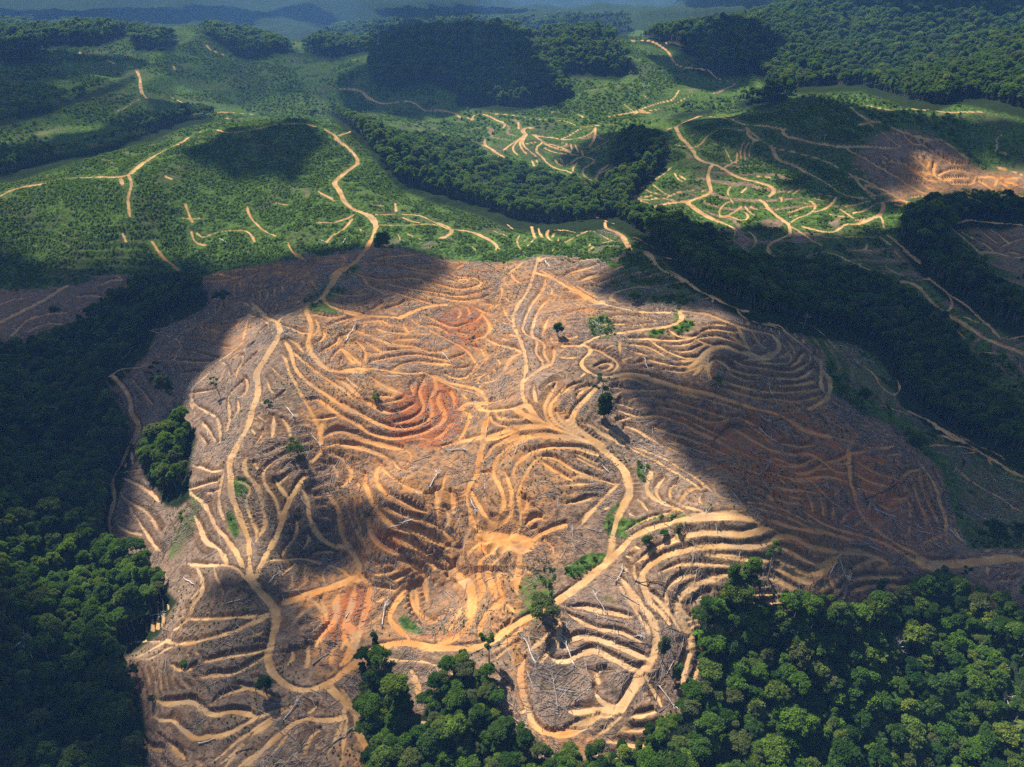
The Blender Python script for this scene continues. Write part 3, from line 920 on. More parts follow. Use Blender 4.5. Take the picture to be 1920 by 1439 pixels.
R4 138,106 146,108 154,110 162,110 166,107 170,104 176,104 184,102 192,98
s 150,113 160,115 172,114 192,114
s3.5 162,78 168,82 176,84 186,85
s3.5 170,91 180,89 188,87
s3.5 176,96 184,94 190,91
s3.5 178,67 180,74 188,82 192,86
t 145,84 154,86
t 150,81 160,83
t 130,78 127,80
t 136,77 131,81
s 84,76 81,80 84,85 86,89
s 84,87 78,90 75,95 76,98
s3.5 76,99 84,97 92,91
s3.5 80,98 86,99 93,102 98,99 94,95
t 95,90 97,94 102,97
t 98,90 104,93
s 6,85 12,80 22,74 32,68 40,61
t 26,74 32,79 38,82
t 18,76 24,80 34,82
t 10,83 20,86 30,84 42,86
t 8,85 16,86 22,88
t 42,65 44,70 48,72
t 58,80 66,78
t 36,84 44,80 56,78
t 46,67 50,70
s4 37,33 43,31
s 43,45 50,46
s 84,106 88,110 86,115
s 97,110 102,113 103,119 100,122
s3.5 128,112 122,115 115,118 111,121 113,126
s3.5 129,106 136,110 144,116 152,120
R4 0,22 12,20 24,19 30,18
s3.5 10,20 20,17 28,14 36,12 41,11 45,4
s 36,12 44,12
s 38,16 48,11 56,7
s4 71,6 78,3 84,1
s 22,11 18,6
s 4,14 10,19
s6 0,111 4,114 7,120 9,124
R5 20,125 25,128 27,134 30,137
s4 36,138 42,141 47,144
s 9,114 16,116 22,120 30,124 37,125
s 30,128 40,131 50,132 54,136 57,140
s 42,128 47,128
s 170,15 178,20 186,25 192,28
t 12,82 18,84 26,82
t 110,92 116,94 120,92
t 120,84 123,82 122,87
t 126,95 132,94 138,91 146,90
t 128,99 134,97
t 133,86 140,88 146,89
t 166,92 172,96 176,99
t 158,96 166,98 172,98
t 178,101 184,100
t 102,68 108,68 114,69
t 96,76 92,80
@1440 160 4
R4 0,31 8,32 13,33 10,35 12,38 20,40 30,42 40,44 52,46 64,46 76,46 88,47 98,47
R4 58,46 62,50 70,53 78,58 86,63 94,67 100,71 106,75 112,79 118,81
s3.5 62,17 68,22 74,26 78,31 86,35 90,39 96,44 100,47
s4 69,15 78,16 86,18 94,19 104,18 120,19
s4 126,20 136,21 146,20 154,20 162,20
s4 68,30 76,28 84,28
s3.5 93,32 102,35 110,38 120,41 131,41
s3.5 131,41 138,46 144,51 149,55
t 94,36 102,37 107,42 110,45 118,44 116,41 122,42
t 112,40 118,46 124,49
t 104,48 114,47 126,52 132,55 138,59 148,59
s3.5 106,51 112,56 118,61 122,66
t4 110,53 118,54 122,57 120,61
t4 125,58 124,66 130,71 138,71
t4 128,67 136,63 146,63 152,66
t4 132,69 140,69 152,69 156,72 150,74 136,73
t4 104,62 112,65 118,70 126,72
t4 108,69 116,73 122,78 130,79
t4 98,56 106,61 116,65 124,67
t 92,55 98,59
t 85,51 92,57 100,58
t 86,57 94,61
s4 65,68 72,71 78,75 88,79 96,84 106,88
s4 65,68 67,73 73,78 80,83
s4 73,75 80,78
s6 93,87 100,86 106,89 104,91 96,90
t 106,84 114,83 122,83 136,83
s 60,69 66,68
s4 158,69 166,69 174,69 186,70
s4 172,70 170,76
s4 168,60 176,63 184,65 190,67
t4 158,71 166,76 172,80
t4 174,72 180,76 186,80
t4 178,71 184,74 192,76
t4 176,77 184,82 192,83
s 170,50 173,46 170,41 176,37
s4 170,50 178,52
R5 86,88 87,93 84,97 76,101 68,104 60,104
s3.5 84,97 86,103 87,107
R4 136,104 144,103 150,101 156,102
s4 156,102 166,103 178,104 192,105
t 138,107 146,113 154,120 160,126
t 146,110 154,114 162,118 170,124
t 156,106 164,112 172,118
t 164,107 172,111 180,117
s3.5 160,125 170,125 180,128 192,130
t 176,120 186,116 192,115
t 180,124 188,126
s3.5 90,113 98,119 106,126 114,132
s3.5 84,114 92,120
s 74,119 74,123 62,124
s 62,124 78,124
@820 180 4.7975
R4 -2,12 10,14 18,16
s6 17,17 22,20
R4 50,16 64,17 76,19 90,21 104,22 116,23 124,27 132,28 142,27 150,26
R4 150,20 160,18 170,16 180,15 192,15
s4 31,22 32,17 38,16 46,18 52,21 58,24 62,25 59,29
s6 27,20 32,21
s7 85,29 80,28 75,32 80,35
s3.5 80,34 72,40 64,45 60,49
s3.5 77,36 70,43 67,48 72,53
s3.5 79,36 74,41 75,47 80,52
s3.5 80,36 76,42 79,47 85,51 89,55
s4 86,35 96,37 106,38 112,40 122,39 132,37 140,33 142,29
s4 112,39 122,34 130,29
s4 142,30 142,34 141,40 136,46
s4 88,36 92,40 96,41 90,45 88,50 94,54 98,60 105,65 114,67 122,70
t3.5 94,41 102,43 112,46 120,50
t3.5 96,42 106,47 116,49 124,53
t3.5 96,46 104,50 114,52 126,53
t3.5 104,46 116,45 118,42 112,42
t3.5 120,43 121,48
t3.5 124,44 127,50
t3.5 130,48 131,53
s3.5 130,54 142,58 136,63 130,67 133,74 140,77
s5 142,76 144,70 150,68 159,63
s4 145,69 154,62
t3.5 106,57 108,61 114,63
t3.5 111,56 113,60
t3.5 80,43 90,41
s3.5 40,44 48,47 56,53 64,58
s3.5 43,39 42,43 50,50 60,55
t3.5 48,53 56,55
t3.5 85,58 87,63
t3.5 89,57 90,60
s3.5 118,62 126,56 130,55
s3.5 122,68 122,64 126,60
s3 140,48 148,44 154,40
s3 138,50 146,47 152,46
t3.5 39,50 41,56 
s4 126,17 132,19 135,22
s3 73,23 73,30
s3.5 0,114 8,117 13,120 10,125 2,128
s3.5 14,120 30,122 38,126 48,130 54,136 52,139
s 63,116 68,120
s 50,121 62,126
s5 85,118 86,124 88,128
s 88,128 84,132 79,137
s 82,128 78,131
t 91,119 92,124 95,127
t3.5 100,120 98,125 103,130
t3.5 106,122 103,127
s3.5 105,121 114,121 124,123
s3.5 113,133 120,129 128,125 136,121 144,123
t 109,128 108,131
s5 144,109 151,113 158,115
s5 151,114 150,119 156,121 164,124 168,130 171,138
s 136,140 142,134 150,132 158,130
t 145,123 152,127 160,131
s 74,125 71,131 74,137 80,143
t 102,140 106,136
t 88,134 86,137
t 130,134 135,137 138,132
@560 260 4
R5 27,0 33,4 39,9 43,14 45,18 40,22 33,27 26,33 29,37 32,42 34,47 38,51 44,54 50,56 55,58 57,62 58,66
R8 50,56 55,59 57,63
R5 58,66 56,71 54,76 51,82 46,88 42,93 36,96 31,98 28,104 24,109 21,114 18,119
R8 33,98 28,100 26,106
s 58,65 66,65 74,65 86,65 96,64 104,65
s 58,57 68,57 80,57 92,58 98,61 106,65 112,68 116,69 122,69 131,70 138,73 144,76 148,79 150,83
s3.5 116,68 114,72 108,75
s 78,59 84,62 90,63
s 41,57 36,60 30,62 22,63 16,62
s 40,60 36,66 32,69
s 27,70 24,74 21,78
t 15,39 20,42 25,44
t 72,48 73,54
t 54,49 64,50
t 75,71 76,76
t 80,70 92,75
s 128,80 134,84
s 0,86 3,90
t 46,67 48,71 49,68
@0 0 2.742
R5 -6,103 0,101 4,98.6 12,96.2 22,94.6 32,92.4 42,91.6 52,91 60,91 66,90 72,85 80,80 90,75 98,71 106,67 116,68.4 126,67.6 134,66 142,64 150,63.8 158,63.8 164,66 170,68 175,73
s3.5 174,70 180,68
s4 66,90 68,95 66,100 66,106 67,112
s4 62,92 63,95
s 63,120 65,125
s 78,124 82,130 88,136 92,139
R6 70,36 72,40 72,44 73,48
s4 73,48 76,51
s5 106,23 108,26 112,27 116,29
s5 112,58 120,58 130,59
s4 114,61 117,61
s4 88,50 94,53
s5 41,27 46,29
s4 55,31 59,33
R5 176,46 182,46 187,48 192,51
s4 89,34 90,36
t 101,119 104,122 112,119 122,118 128,119 131,124
t 98,118 100,124 106,126
t 127,106 128,110 134,117 142,121
t 142,104 148,105
t 165,99 172,103
t 148,124 150,129 155,133
t 163,114 172,114 180,111
t 181,112 176,118 170,121 168,124
t 95,104 97,110 99,114
t2 94,112 104,112
s3 60,58 66,54 72,51
t3.5 85,90 88,92
@620 0 2.742
R5 5,46 14,46 18,49 24,53 32,53 40,52 45,54 48,57 56,57 64,58
R6 154,21 164,21 170,24 174,27 176,31 178,34 184,35 192,36
s3 162,55 156,59
@1220 0 2.742
R5 10,28 12,32 14,34 22,35 30,36 33,40 40,42 44,43 40,45 34,48
s4 8,22 15,22
@0 440 2.742
s6 0,45 10,40 20,35 28,30 35,26
s3 40,32 48,31 54,33
s3 15,50 22,46 32,46
s3 52,26 58,23 64,24 60,21
s3 0,36 8,33 16,32
s3 6,52 14,44 24,41 34,40
'''
# ---------------------------------------------------------------- benches, tracks and roads cut into the slopes
LO = np.full((nr, nc), -1e9, np.float32); HI = np.full((nr, nc), 1e9, np.float32)
DMIN = np.full((nr, nc), 99.0, np.float32); TRK = np.zeros((nr, nc), np.float32); ROAD = np.zeros((nr, nc), np.float32); BENCH = np.zeros((nr, nc), np.float32)
JIT = fbm(X, Y, 3.2, 2, 51).astype(np.float32)
CELL = (RG * (2 * TH_MAX / NC)).astype(np.float32)
hs = sampler(H)
def catmull(P, n):
    P = np.array(P); Q = np.vstack([2 * P[0] - P[1], P, 2 * P[-1] - P[-2]])
    out = []
    for k in range(len(P) - 1):
        a, b, c, d = Q[k:k + 4]
        m = max(2, int(np.hypot(*(c - b)) / n) + 1)
        t = np.linspace(0, 1, m, endpoint=False)[:, None]
        out.append(0.5 * (2 * b + (c - a) * t + (2 * a - 5 * b + 4 * c - d) * t * t + (3 * b - a - 3 * c + d) * t ** 3))
    out.append(P[-1:])
    return np.vstack(out)
lines = []
ox = oy = sc = 0
for ln in TRACES.strip().splitlines():
    if ln[0] == '@':
        ox, oy, sc = [float(v) for v in ln[1:].split()]
        continue
    f = ln.split()
    P = [tuple(float(v) for v in t.split(',')) for t in f[1:]]
    P = [(ox + a * 10 / sc, oy + b * 10 / sc) for a, b in P]
    lines.append((f[0][0], {'t': .56, 's': .56, 'R': .6}[f[0][0]] * (float(f[0][1:]) if len(f[0]) > 1 else {'t': 2.6, 's': 2.3, 'R': 5.0}[f[0][0]]), catmull(P, 7)))
allp = np.vstack([l[2] for l in lines])
ux, uy = unproject(allp[:, 0], allp[:, 1])
o = 0
TRACKLINES = []
for kind, w, P in lines:
    m = len(P); x = ux[o:o + m]; y = uy[o:o + m]; o += m
    r = np.hypot(x, y)
    if m > 4:                                            # points that slipped past a crest go back to their neighbours' distance
        lr = np.log(r); kk = min(11, m if m % 2 else m - 1); pd = np.pad(lr, kk // 2, mode='edge')
        med = np.median(np.lib.stride_tricks.sliding_window_view(pd, kk), axis=1)
        gd = np.abs(lr - med) < 0.07
        for dpy in (1.5, 3, 5, 7, 10):
            if gd.all(): break
            xb, yb = unproject(P[~gd, 0], P[~gd, 1] + dpy)
            lb = np.log(np.hypot(xb, yb)); okb = np.abs(lb - med[~gd]) < 0.07; ii = np.where(~gd)[0][okb]
            x[ii] = xb[okb]; y[ii] = yb[okb]; lr[ii] = lb[okb]; r[ii] = np.exp(lb[okb]); gd[ii] = True
        if gd.sum() > 2:
            r2_ = np.exp(np.interp(np.arange(m), np.where(gd)[0], lr[gd])); x = x * r2_ / r; y = y * r2_ / r; r = r2_
    brk = np.where(np.abs(np.diff(np.log(r))) > 0.16)[0] + 1
    for xs, ys in zip(np.split(x, brk), np.split(y, brk)):
        if len(xs) < 2: continue
        for _ in range(2):
            if len(xs) > 3:
                xs[1:-1] = 0.25 * xs[:-2] + 0.5 * xs[1:-1] + 0.25 * xs[2:]; ys[1:-1] = 0.25 * ys[:-2] + 0.5 * ys[1:-1] + 0.25 * ys[2:]
        L = np.r_[0, np.cumsum(np.hypot(np.diff(xs), np.diff(ys)))]
        if L[-1] < 1.0: continue
        st = max(2.0, float(np.hypot(xs, ys).mean()) * 0.006)
        q = np.linspace(0, L[-1], max(2, int(L[-1] / st) + 1))
        xq = np.interp(q, L, xs); yq = np.interp(q, L, ys)
        z = hs(xq, yq)
        nb = max(1, int(7 / st))
        zs = np.convolve(np.pad(z, nb, mode='edge'), np.ones(2 * nb + 1) / (2 * nb + 1), mode='valid')
        TRACKLINES.append((kind, w, xq, yq, zs))
def carve(kind, w, xq, yq, zq):
    dig, cut, fill = {'t': (1.35, 2.6, 0.85), 's': (0.3, 1.2, 0.7), 'R': (0.6, 1.8, 0.75)}[kind]
    reach = w / 2 + (5.5 if kind != 's' else 3.0)
    wv = w * (1 + 0.28 * np.sin(np.cumsum(np.random.default_rng(int(abs(xq[0] * 7 + yq[0]))).normal(0, 0.35, len(xq)))))
    rmean = float(np.hypot(xq, yq).mean())
    if rmean > 600: wv = wv * 1.2
    elif kind != 'R':
        s_ = np.r_[0, np.cumsum(np.hypot(np.diff(xq), np.diff(yq)))]
        wv = wv * (0.3 + 0.7 * sstep(0, 5, np.minimum(s_, s_[-1] - s_)))
    tone = 1.0 if rmean > 600 or kind == 'R' else np.random.default_rng(int(abs(xq[0] * 13 + yq[0] * 5))).uniform(0.55, 1.0)
    xm, ym = 0.5 * (xq[1:] + xq[:-1]), 0.5 * (yq[1:] + yq[:-1])
    grad = np.c_[hs(xm + 3, ym) - hs(xm - 3, ym), hs(xm, ym + 3) - hs(xm, ym - 3)]
    for k in range(len(xq) - 1):
        x0, y0, x1, y1 = xq[k], yq[k], xq[k + 1], yq[k + 1]
        r0 = min(math.hypot(x0, y0), math.hypot(x1, y1)) - reach; r1_ = max(math.hypot(x0, y0), math.hypot(x1, y1)) + reach
        t0 = math.atan2(x0, y0); t1 = math.atan2(x1, y1); mg = reach / max(r0, 20)
        j0, j1 = np.searchsorted(RR, [r0, r1_]); i0, i1 = np.searchsorted(TH, [min(t0, t1) - mg, max(t0, t1) + mg])
        j1 = min(j1 + 1, nr); i1 = min(i1 + 1, nc); j0 = max(0, j0 - 1); i0 = max(0, i0 - 1)
        sl = (slice(j0, j1), slice(i0, i1))
        gx = X[sl]; gy = Y[sl]
        ex, ey = x1 - x0, y1 - y0; l2 = ex * ex + ey * ey + 1e-9
        tr = ((gx - x0) * ex + (gy - y0) * ey) / l2
        t = np.clip(tr, 0, 1)
        d = np.hypot(gx - x0 - t * ex, gy - y0 - t * ey)
        ww = wv[k] / 2
        DMIN[sl] = np.minimum(DMIN[sl], d - wv[k] / 2)
        zc = zq[k] + (zq[k + 1] - zq[k]) * t - dig
        e = np.maximum(d - ww, 0)
        over = np.where(tr < 0, -tr if k else 0, np.where(tr > 1, tr - 1 if k < len(xq) - 2 else 0, 0)) * math.sqrt(l2)
        far = (d > reach) | (over > 0.35 + 0.25 * np.maximum(d - ww, 0))
        gxm, gym = grad[k]
        up = ((gx - x0) * gxm + (gy - y0) * gym) > 0
        cutv = np.where(up, cut, 0.3)
        LO[sl] = np.maximum(LO[sl], np.where(far, -1e9, zc - e * fill)); HI[sl] = np.minimum(HI[sl], np.where(far, 1e9, zc + e * cutv))
        soft = np.maximum(0.35, 0.55 * CELL[sl])
        hw = np.maximum(ww, (0.62 if rmean > 600 else 0.5) * CELL[sl])
        mk = np.clip(0.5 - (d + JIT[sl] * 0.4 + 0.12 - hw) / (2 * soft), 0, 1)
        tv = mk * tone
        if kind != 't': tv = tv * (1 - 0.28 * np.exp(-(d / 0.4) ** 2))
        if kind == 't' or k % 9 < 4:                     # loose spoil tipped over the lower edge
            tv = np.maximum(tv, np.where(up, 0, 0.5) * np.clip(1 - (d - ww) / (1.1 + 1.3 * JIT[sl]).clip(.2), 0, 1) * (d < ww + 3))
        TRK[sl] = np.maximum(TRK[sl], tv)
        if kind == 'R': ROAD[sl] = np.maximum(ROAD[sl], mk)
        elif kind == 't': BENCH[sl] = np.maximum(BENCH[sl], mk)
for T in TRACKLINES: carve(*T)
H0 = H.copy()
# short minor benches along the contour where the slope between the main ones is wide
PXG, PYG = project(X, Y, H)
bare = np.where(np.abs(TG) < TH_MAX, 1 - lookup(GREEN, PXG, PYG), 0)
gr_ = np.gradient(H, axis=0) / np.gradient(RG, axis=0); gt_ = np.gradient(H, axis=1) / (RG * np.gradient(TH)[None])
slope = np.hypot(gr_, gt_)
lev = (H + 0.9 * fbm(X, Y, 34, 2, 201)) / 2.6
fr = lev - np.round(lev)
dc = np.abs(fr) * 2.6 / np.maximum(slope, 0.03)
gate = (bare > .6) & (DMIN > 2.8) & (slope > .07) & (RG < 640) & (lookup(PALE, PXG, PYG) < .35) & (fbm(X, Y, 30, 3, 203) > -.15)
wm = 0.5 + .3 * fbm(X, Y, 9, 2, 205)
mm = np.clip(0.5 - (dc + JIT * .35 - wm) / np.maximum(.7, 1.1 * CELL), 0, 1) * gate
stepz = np.clip(np.where(gate, -np.sign(fr) * np.minimum(np.abs(fr) * 2.6, .75) * np.clip(1.6 - dc * .5, 0, 1), 0), -.75, .75)
H = H + stepz.astype(np.float32)
TRK = np.maximum(TRK, mm.astype(np.float32) * np.clip(.5 + .5 * fbm(X, Y, 40, 2, 207), .15, .75))
del bare, gr_, gt_, lev, fr, dc, gate, wm, mm, slope, stepz
bad = LO > HI
mid = 0.5 * (LO + HI)
LO = np.where(bad, mid, LO); HI = np.where(bad, mid, HI)
H = np.minimum(np.maximum(H, LO), HI)
CUT = np.clip((H0 - H) / 0.5, 0, 1) * (1 - TRK); FILL = np.clip((H - H0) / 0.5, 0, 1) * (1 - TRK)
del LO, HI, bad, mid

PXG, PYG = project(X, Y, H)
wob = fbm(X, Y, 16, 3, 61) * 6 * np.clip(400 / RG, 0.1, 1.2)
inview = (np.abs(TG) < TH_MAX + 0.05)
def cover(m, fallback, wb=1.0):
    return np.where(inview, lookup(m, PXG + wob * wb, PYG + wob * wb * 0.6), fallback).astype(np.float32)
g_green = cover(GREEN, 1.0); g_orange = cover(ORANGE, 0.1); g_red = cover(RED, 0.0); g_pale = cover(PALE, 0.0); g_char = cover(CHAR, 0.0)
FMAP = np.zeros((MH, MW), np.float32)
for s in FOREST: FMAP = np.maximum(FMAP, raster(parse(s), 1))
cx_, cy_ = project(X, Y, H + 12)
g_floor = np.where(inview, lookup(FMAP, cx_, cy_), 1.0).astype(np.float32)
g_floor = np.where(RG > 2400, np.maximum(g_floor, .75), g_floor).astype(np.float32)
del cx_, cy_
steps = (H + 2.2 * fbm(X, Y, 40, 2, 95)) / 4.6           # old overgrown planting terraces
steps = steps - np.floor(steps)
H = H + np.where((RG > 430) & (RG < 1700), 1, 0) * g_green * (1 - TRK) * 1.1 * (sstep(0, .75, steps) - sstep(.75, 1, steps)) * np.clip(.5 + fbm(X, Y, 120, 2, 97), 0, 1)
g_green = np.where((RG > 430) & (RG < 1900), g_green - .5 * sstep(.68, .82, steps) * np.clip(.4 + 1.1 * fbm(X, Y, 70, 3, 99), 0, 1), g_green).astype(np.float32)
rough = (1 - TRK) * np.where(RG < 1200, 1, 0)
H = H + rough * (0.28 * fbm(X, Y, 4.5, 3, 71) + g_green * (0.55 * np.abs(fbm(X, Y, 5.0, 2, 81)) + 0.25 * fbm(X, Y, 2.0, 1, 83)))
H = H + np.where(RG > 2400, 1, 0) * g_floor * 5 * np.abs(fbm(X, Y, 22, 2, 91))
H = H.astype(np.float32)
ground_z = sampler(H)

# ---------------------------------------------------------------- materials
class NT:
    def __init__(s, name):
        s.m = bpy.data.materials.new(name); s.m.use_nodes = True
        s.t = s.m.node_tree; s.t.nodes.clear()
        s.out = s.t.nodes.new('ShaderNodeOutputMaterial')
    def n(s, typ, ins=None, **kw):
        k = s.t.nodes.new(typ)
        for a, v in kw.items(): setattr(k, a, v)
        for a, v in (ins or {}).items():
            if hasattr(v, 'is_linked') or isinstance(v, bpy.types.NodeSocket): s.t.links.new(v, k.inputs[a])
            else: k.inputs[a].default_value = v
        return k
    def mix(s, f, a, b, bt='MIX'):
        k = s.t.nodes.new('ShaderNodeMix'); k.data_type = 'RGBA'; k.blend_type = bt; k.clamp_factor = True
        for i, v in ((0, f), (6, a), (7, b)):
            if isinstance(v, bpy.types.NodeSocket): s.t.links.new(v, k.inputs[i])
            else: k.inputs[i].default_value = v if i == 0 else (*v, 1)
        return k.outputs[2]
    def math(s, op, a, b=0.0, c=None, clamp=False):
        k = s.t.nodes.new('ShaderNodeMath'); k.operation = op; k.use_clamp = clamp
        for i, v in ((0, a), (1, b), (2, c)):
            if v is None: continue
            if isinstance(v, bpy.types.NodeSocket): s.t.links.new(v, k.inputs[i])
            else: k.inputs[i].default_value = v
        return k.outputs[0]
    def noise(s, vec, scale, detail=4, rough=0.55, dist=0.0):
        k = s.n('ShaderNodeTexNoise', {'Vector': vec, 'Scale': scale, 'Detail': detail, 'Roughness': rough, 'Distortion': dist})
        return k.outputs[0]
    def ramp(s, f, a, b):
        k = s.n('ShaderNodeMapRange', {'Value': f, 'From Min': a, 'From Max': b}); k.interpolation_type = 'SMOOTHSTEP'
        return k.outputs[0]
    def link(s, a, b): s.t.links.new(a, b)

def ground_material():
    N = NT('hill_ground')
    geo = N.n('ShaderNodeNewGeometry'); P = geo.outputs['Position']
    a1 = N.n('ShaderNodeAttribute', attribute_name='cover'); a2 = N.n('ShaderNodeAttribute', attribute_name='soil')
    s1 = N.n('ShaderNodeSeparateColor', {0: a1.outputs['Color']}); s2 = N.n('ShaderNodeSeparateColor', {0: a2.outputs['Color']})
    trk, grn, org = s1.outputs[0], s1.outputs[1], s1.outputs[2]; floor = a1.outputs['Alpha']
    cut, pale, char = s2.outputs[0], s2.outputs[1], s2.outputs[2]; red = a2.outputs['Alpha']
    
    n60 = N.noise(P, 0.016, 3); n12 = N.noise(P, 0.085, 4); n3 = N.noise(P, 0.35, 4, 0.6); n1 = N.noise(P, 1.1, 4, 0.65)
    rag = N.math('ADD', N.math('MULTIPLY', N.math('SUBTRACT', n12, 0.5), 0.9), N.math('MULTIPLY', N.math('SUBTRACT', n3, 0.5), 0.7))
    org = N.ramp(N.math('ADD', org, rag), 0.14, 0.6); red = N.ramp(N.math('ADD', red, rag), 0.32, 0.66)
    mp1 = N.n('ShaderNodeMapping', {'Vector': P, 'Rotation': (0, 0, 0.5), 'Scale': (0.18, 1.6, 0.5)})
    mp2 = N.n('ShaderNodeMapping', {'Vector': P, 'Rotation': (0, 0, -0.75), 'Scale': (0.2, 1.5, 0.5)})
    f1 = N.ramp(N.noise(mp1.outputs[0], 1.0, 3, 0.6, 0.6), 0.57, 0.72); f2 = N.ramp(N.noise(mp2.outputs[0], 1.0, 3, 0.6, 0.6), 0.57, 0.72)
    fib = N.math('MAXIMUM', f1, f2)
    # felling litter: brown soil, dark twigs, bleached wood
    c = N.mix(N.ramp(n3, 0.32, 0.68), (0.155, 0.092, 0.054), (0.36, 0.235, 0.148))
    c = N.mix(N.math('MULTIPLY', N.ramp(n60, 0.42, 0.62), 0.45), c, N.mix(N.ramp(n1, 0.4, 0.65), (0.14, 0.104, 0.074), (0.35, 0.265, 0.19)))
    c = N.mix(N.math('MULTIPLY', N.ramp(N.noise(P, 0.2, 5, 0.75), 0.55, 0.68), 0.55), c, (0.055, 0.043, 0.034))
    c = N.mix(N.math('MULTIPLY', N.ramp(n1, 0.52, 0.72), 0.6), c, (0.04, 0.03, 0.024))
    c = N.mix(N.math('MULTIPLY', fib, 0.42), c, (0.40, 0.30, 0.21))
    c = N.mix(N.math('MULTIPLY', pale, 0.55), c, N.mix(N.ramp(n1, 0.35, 0.7), (0.25, 0.165, 0.12), (0.43, 0.31, 0.235)))
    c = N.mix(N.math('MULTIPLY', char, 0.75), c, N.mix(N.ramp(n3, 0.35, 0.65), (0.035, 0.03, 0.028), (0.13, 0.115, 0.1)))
    # weeds sprouting in the litter
    c = N.mix(N.math('MULTIPLY', N.ramp(N.noise(P, 0.13, 5, 0.7), 0.56, 0.68), 0.6), c, (0.06, 0.085, 0.024))
    # exposed subsoil
    oc = N.mix(red, N.mix(N.ramp(n12, 0.35, 0.65), (0.40, 0.18, 0.06), (0.50, 0.25, 0.09)), (0.40, 0.125, 0.038))
    c = N.mix(N.math('MULTIPLY', N.math('MAXIMUM', N.math('MULTIPLY', org, 0.62), red), N.ramp(n3, 0.36, 0.58)), c, oc)
    cutc = N.mix(N.math('MULTIPLY', org, 0.8), N.mix(n3, (0.10, 0.056, 0.03), (0.22, 0.125, 0.065)), oc)
    c = N.mix(N.math('MULTIPLY', cut, N.ramp(n3, 0.25, 0.5)), c, cutc)
    # plantation green
    g = N.mix(N.ramp(n3, 0.38, 0.62), (0.028, 0.056, 0.012), (0.105, 0.175, 0.032))
    g = N.mix(N.math('MULTIPLY', N.ramp(n12, 0.52, 0.72), 0.6), g, (0.135, 0.195, 0.04))
    g = N.mix(N.math('MULTIPLY', N.ramp(n60, 0.5, 0.68), 0.5), g, (0.11, 0.10, 0.055))
    g = N.mix(N.math('MULTIPLY', N.ramp(n1, 0.56, 0.74), 0.6), g, (0.016, 0.034, 0.011))
    g = N.mix(N.math('MULTIPLY', fib, 0.2), g, (0.17, 0.17, 0.10))
    g = N.mix(N.math('MULTIPLY', N.ramp(N.noise(P, 0.11, 5, 0.72), 0.66, 0.72), 0.55), g, (0.33, 0.19, 0.10))
    gm = N.ramp(N.math('ADD', grn, N.math('MULTIPLY', N.math('SUBTRACT', n3, 0.5), 0.7)), 0.38, 0.6)
    c = N.mix(gm, c, g)
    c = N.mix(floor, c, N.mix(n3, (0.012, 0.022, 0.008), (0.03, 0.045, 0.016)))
    # tracks
    t = N.mix(N.ramp(n12, 0.35, 0.65), (0.45, 0.25, 0.095), (0.66, 0.42, 0.19))
    t = N.mix(N.math('MULTIPLY', org, 0.9), t, N.mix(N.ramp(n12, 0.35, 0.65), (0.54, 0.235, 0.065), (0.68, 0.34, 0.105)))
    t = N.mix(N.math('MULTIPLY', red, 0.7), t, (0.52, 0.19, 0.065))
    t = N.mix(N.math('MULTIPLY', pale, 0.5), t, (0.60, 0.42, 0.27))
    t = N.mix(N.math('MULTIPLY', N.ramp(n1, 0.5, 0.75), 0.45), t, (0.24, 0.145, 0.08))
    t = N.mix(N.math('MULTIPLY', N.ramp(n3, 0.55, 0.75), 0.35), t, (0.30, 0.17, 0.085))
    t = N.mix(N.math('MULTIPLY', N.ramp(N.noise(P, 0.05, 3), 0.55, 0.65), 0.45), t, (0.33, 0.25, 0.17))
    tm = N.ramp(N.math('ADD', trk, N.math('MULTIPLY', N.math('SUBTRACT', n1, 0.5), 0.8)), 0.22, 0.62)
    c = N.mix(tm, c, t)
    hgt = N.math('ADD', N.math('MULTIPLY', n1, 0.6), N.math('MULTIPLY', n3, 0.9))
    bs = N.math('SUBTRACT', 1.0, N.math('MULTIPLY', tm, 0.8))
    bump = N.n('ShaderNodeBump', {'Strength': bs, 'Distance': 0.9, 'Height': hgt})
    b = N.n('ShaderNodeBsdfDiffuse', {'Color': c, 'Roughness': 0.6, 'Normal': bump.outputs[0]})
    N.link(b.outputs[0], N.out.inputs[0])
    return N.m

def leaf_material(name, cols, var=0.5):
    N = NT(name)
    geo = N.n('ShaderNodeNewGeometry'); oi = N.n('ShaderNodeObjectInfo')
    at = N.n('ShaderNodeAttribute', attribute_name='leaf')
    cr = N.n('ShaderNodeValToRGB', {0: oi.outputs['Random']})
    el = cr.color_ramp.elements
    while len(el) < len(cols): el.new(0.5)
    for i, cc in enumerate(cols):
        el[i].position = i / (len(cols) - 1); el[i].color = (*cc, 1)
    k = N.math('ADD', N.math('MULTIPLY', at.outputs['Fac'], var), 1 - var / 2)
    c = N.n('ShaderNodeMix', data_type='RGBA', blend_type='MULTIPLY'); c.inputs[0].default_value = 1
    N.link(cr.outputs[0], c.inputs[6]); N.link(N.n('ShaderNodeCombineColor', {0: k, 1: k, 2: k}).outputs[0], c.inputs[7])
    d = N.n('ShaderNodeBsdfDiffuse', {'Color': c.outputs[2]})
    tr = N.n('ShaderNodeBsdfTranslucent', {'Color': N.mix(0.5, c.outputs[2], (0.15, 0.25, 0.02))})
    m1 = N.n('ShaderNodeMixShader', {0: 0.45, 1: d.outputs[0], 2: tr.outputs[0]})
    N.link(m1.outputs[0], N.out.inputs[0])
    return N.m

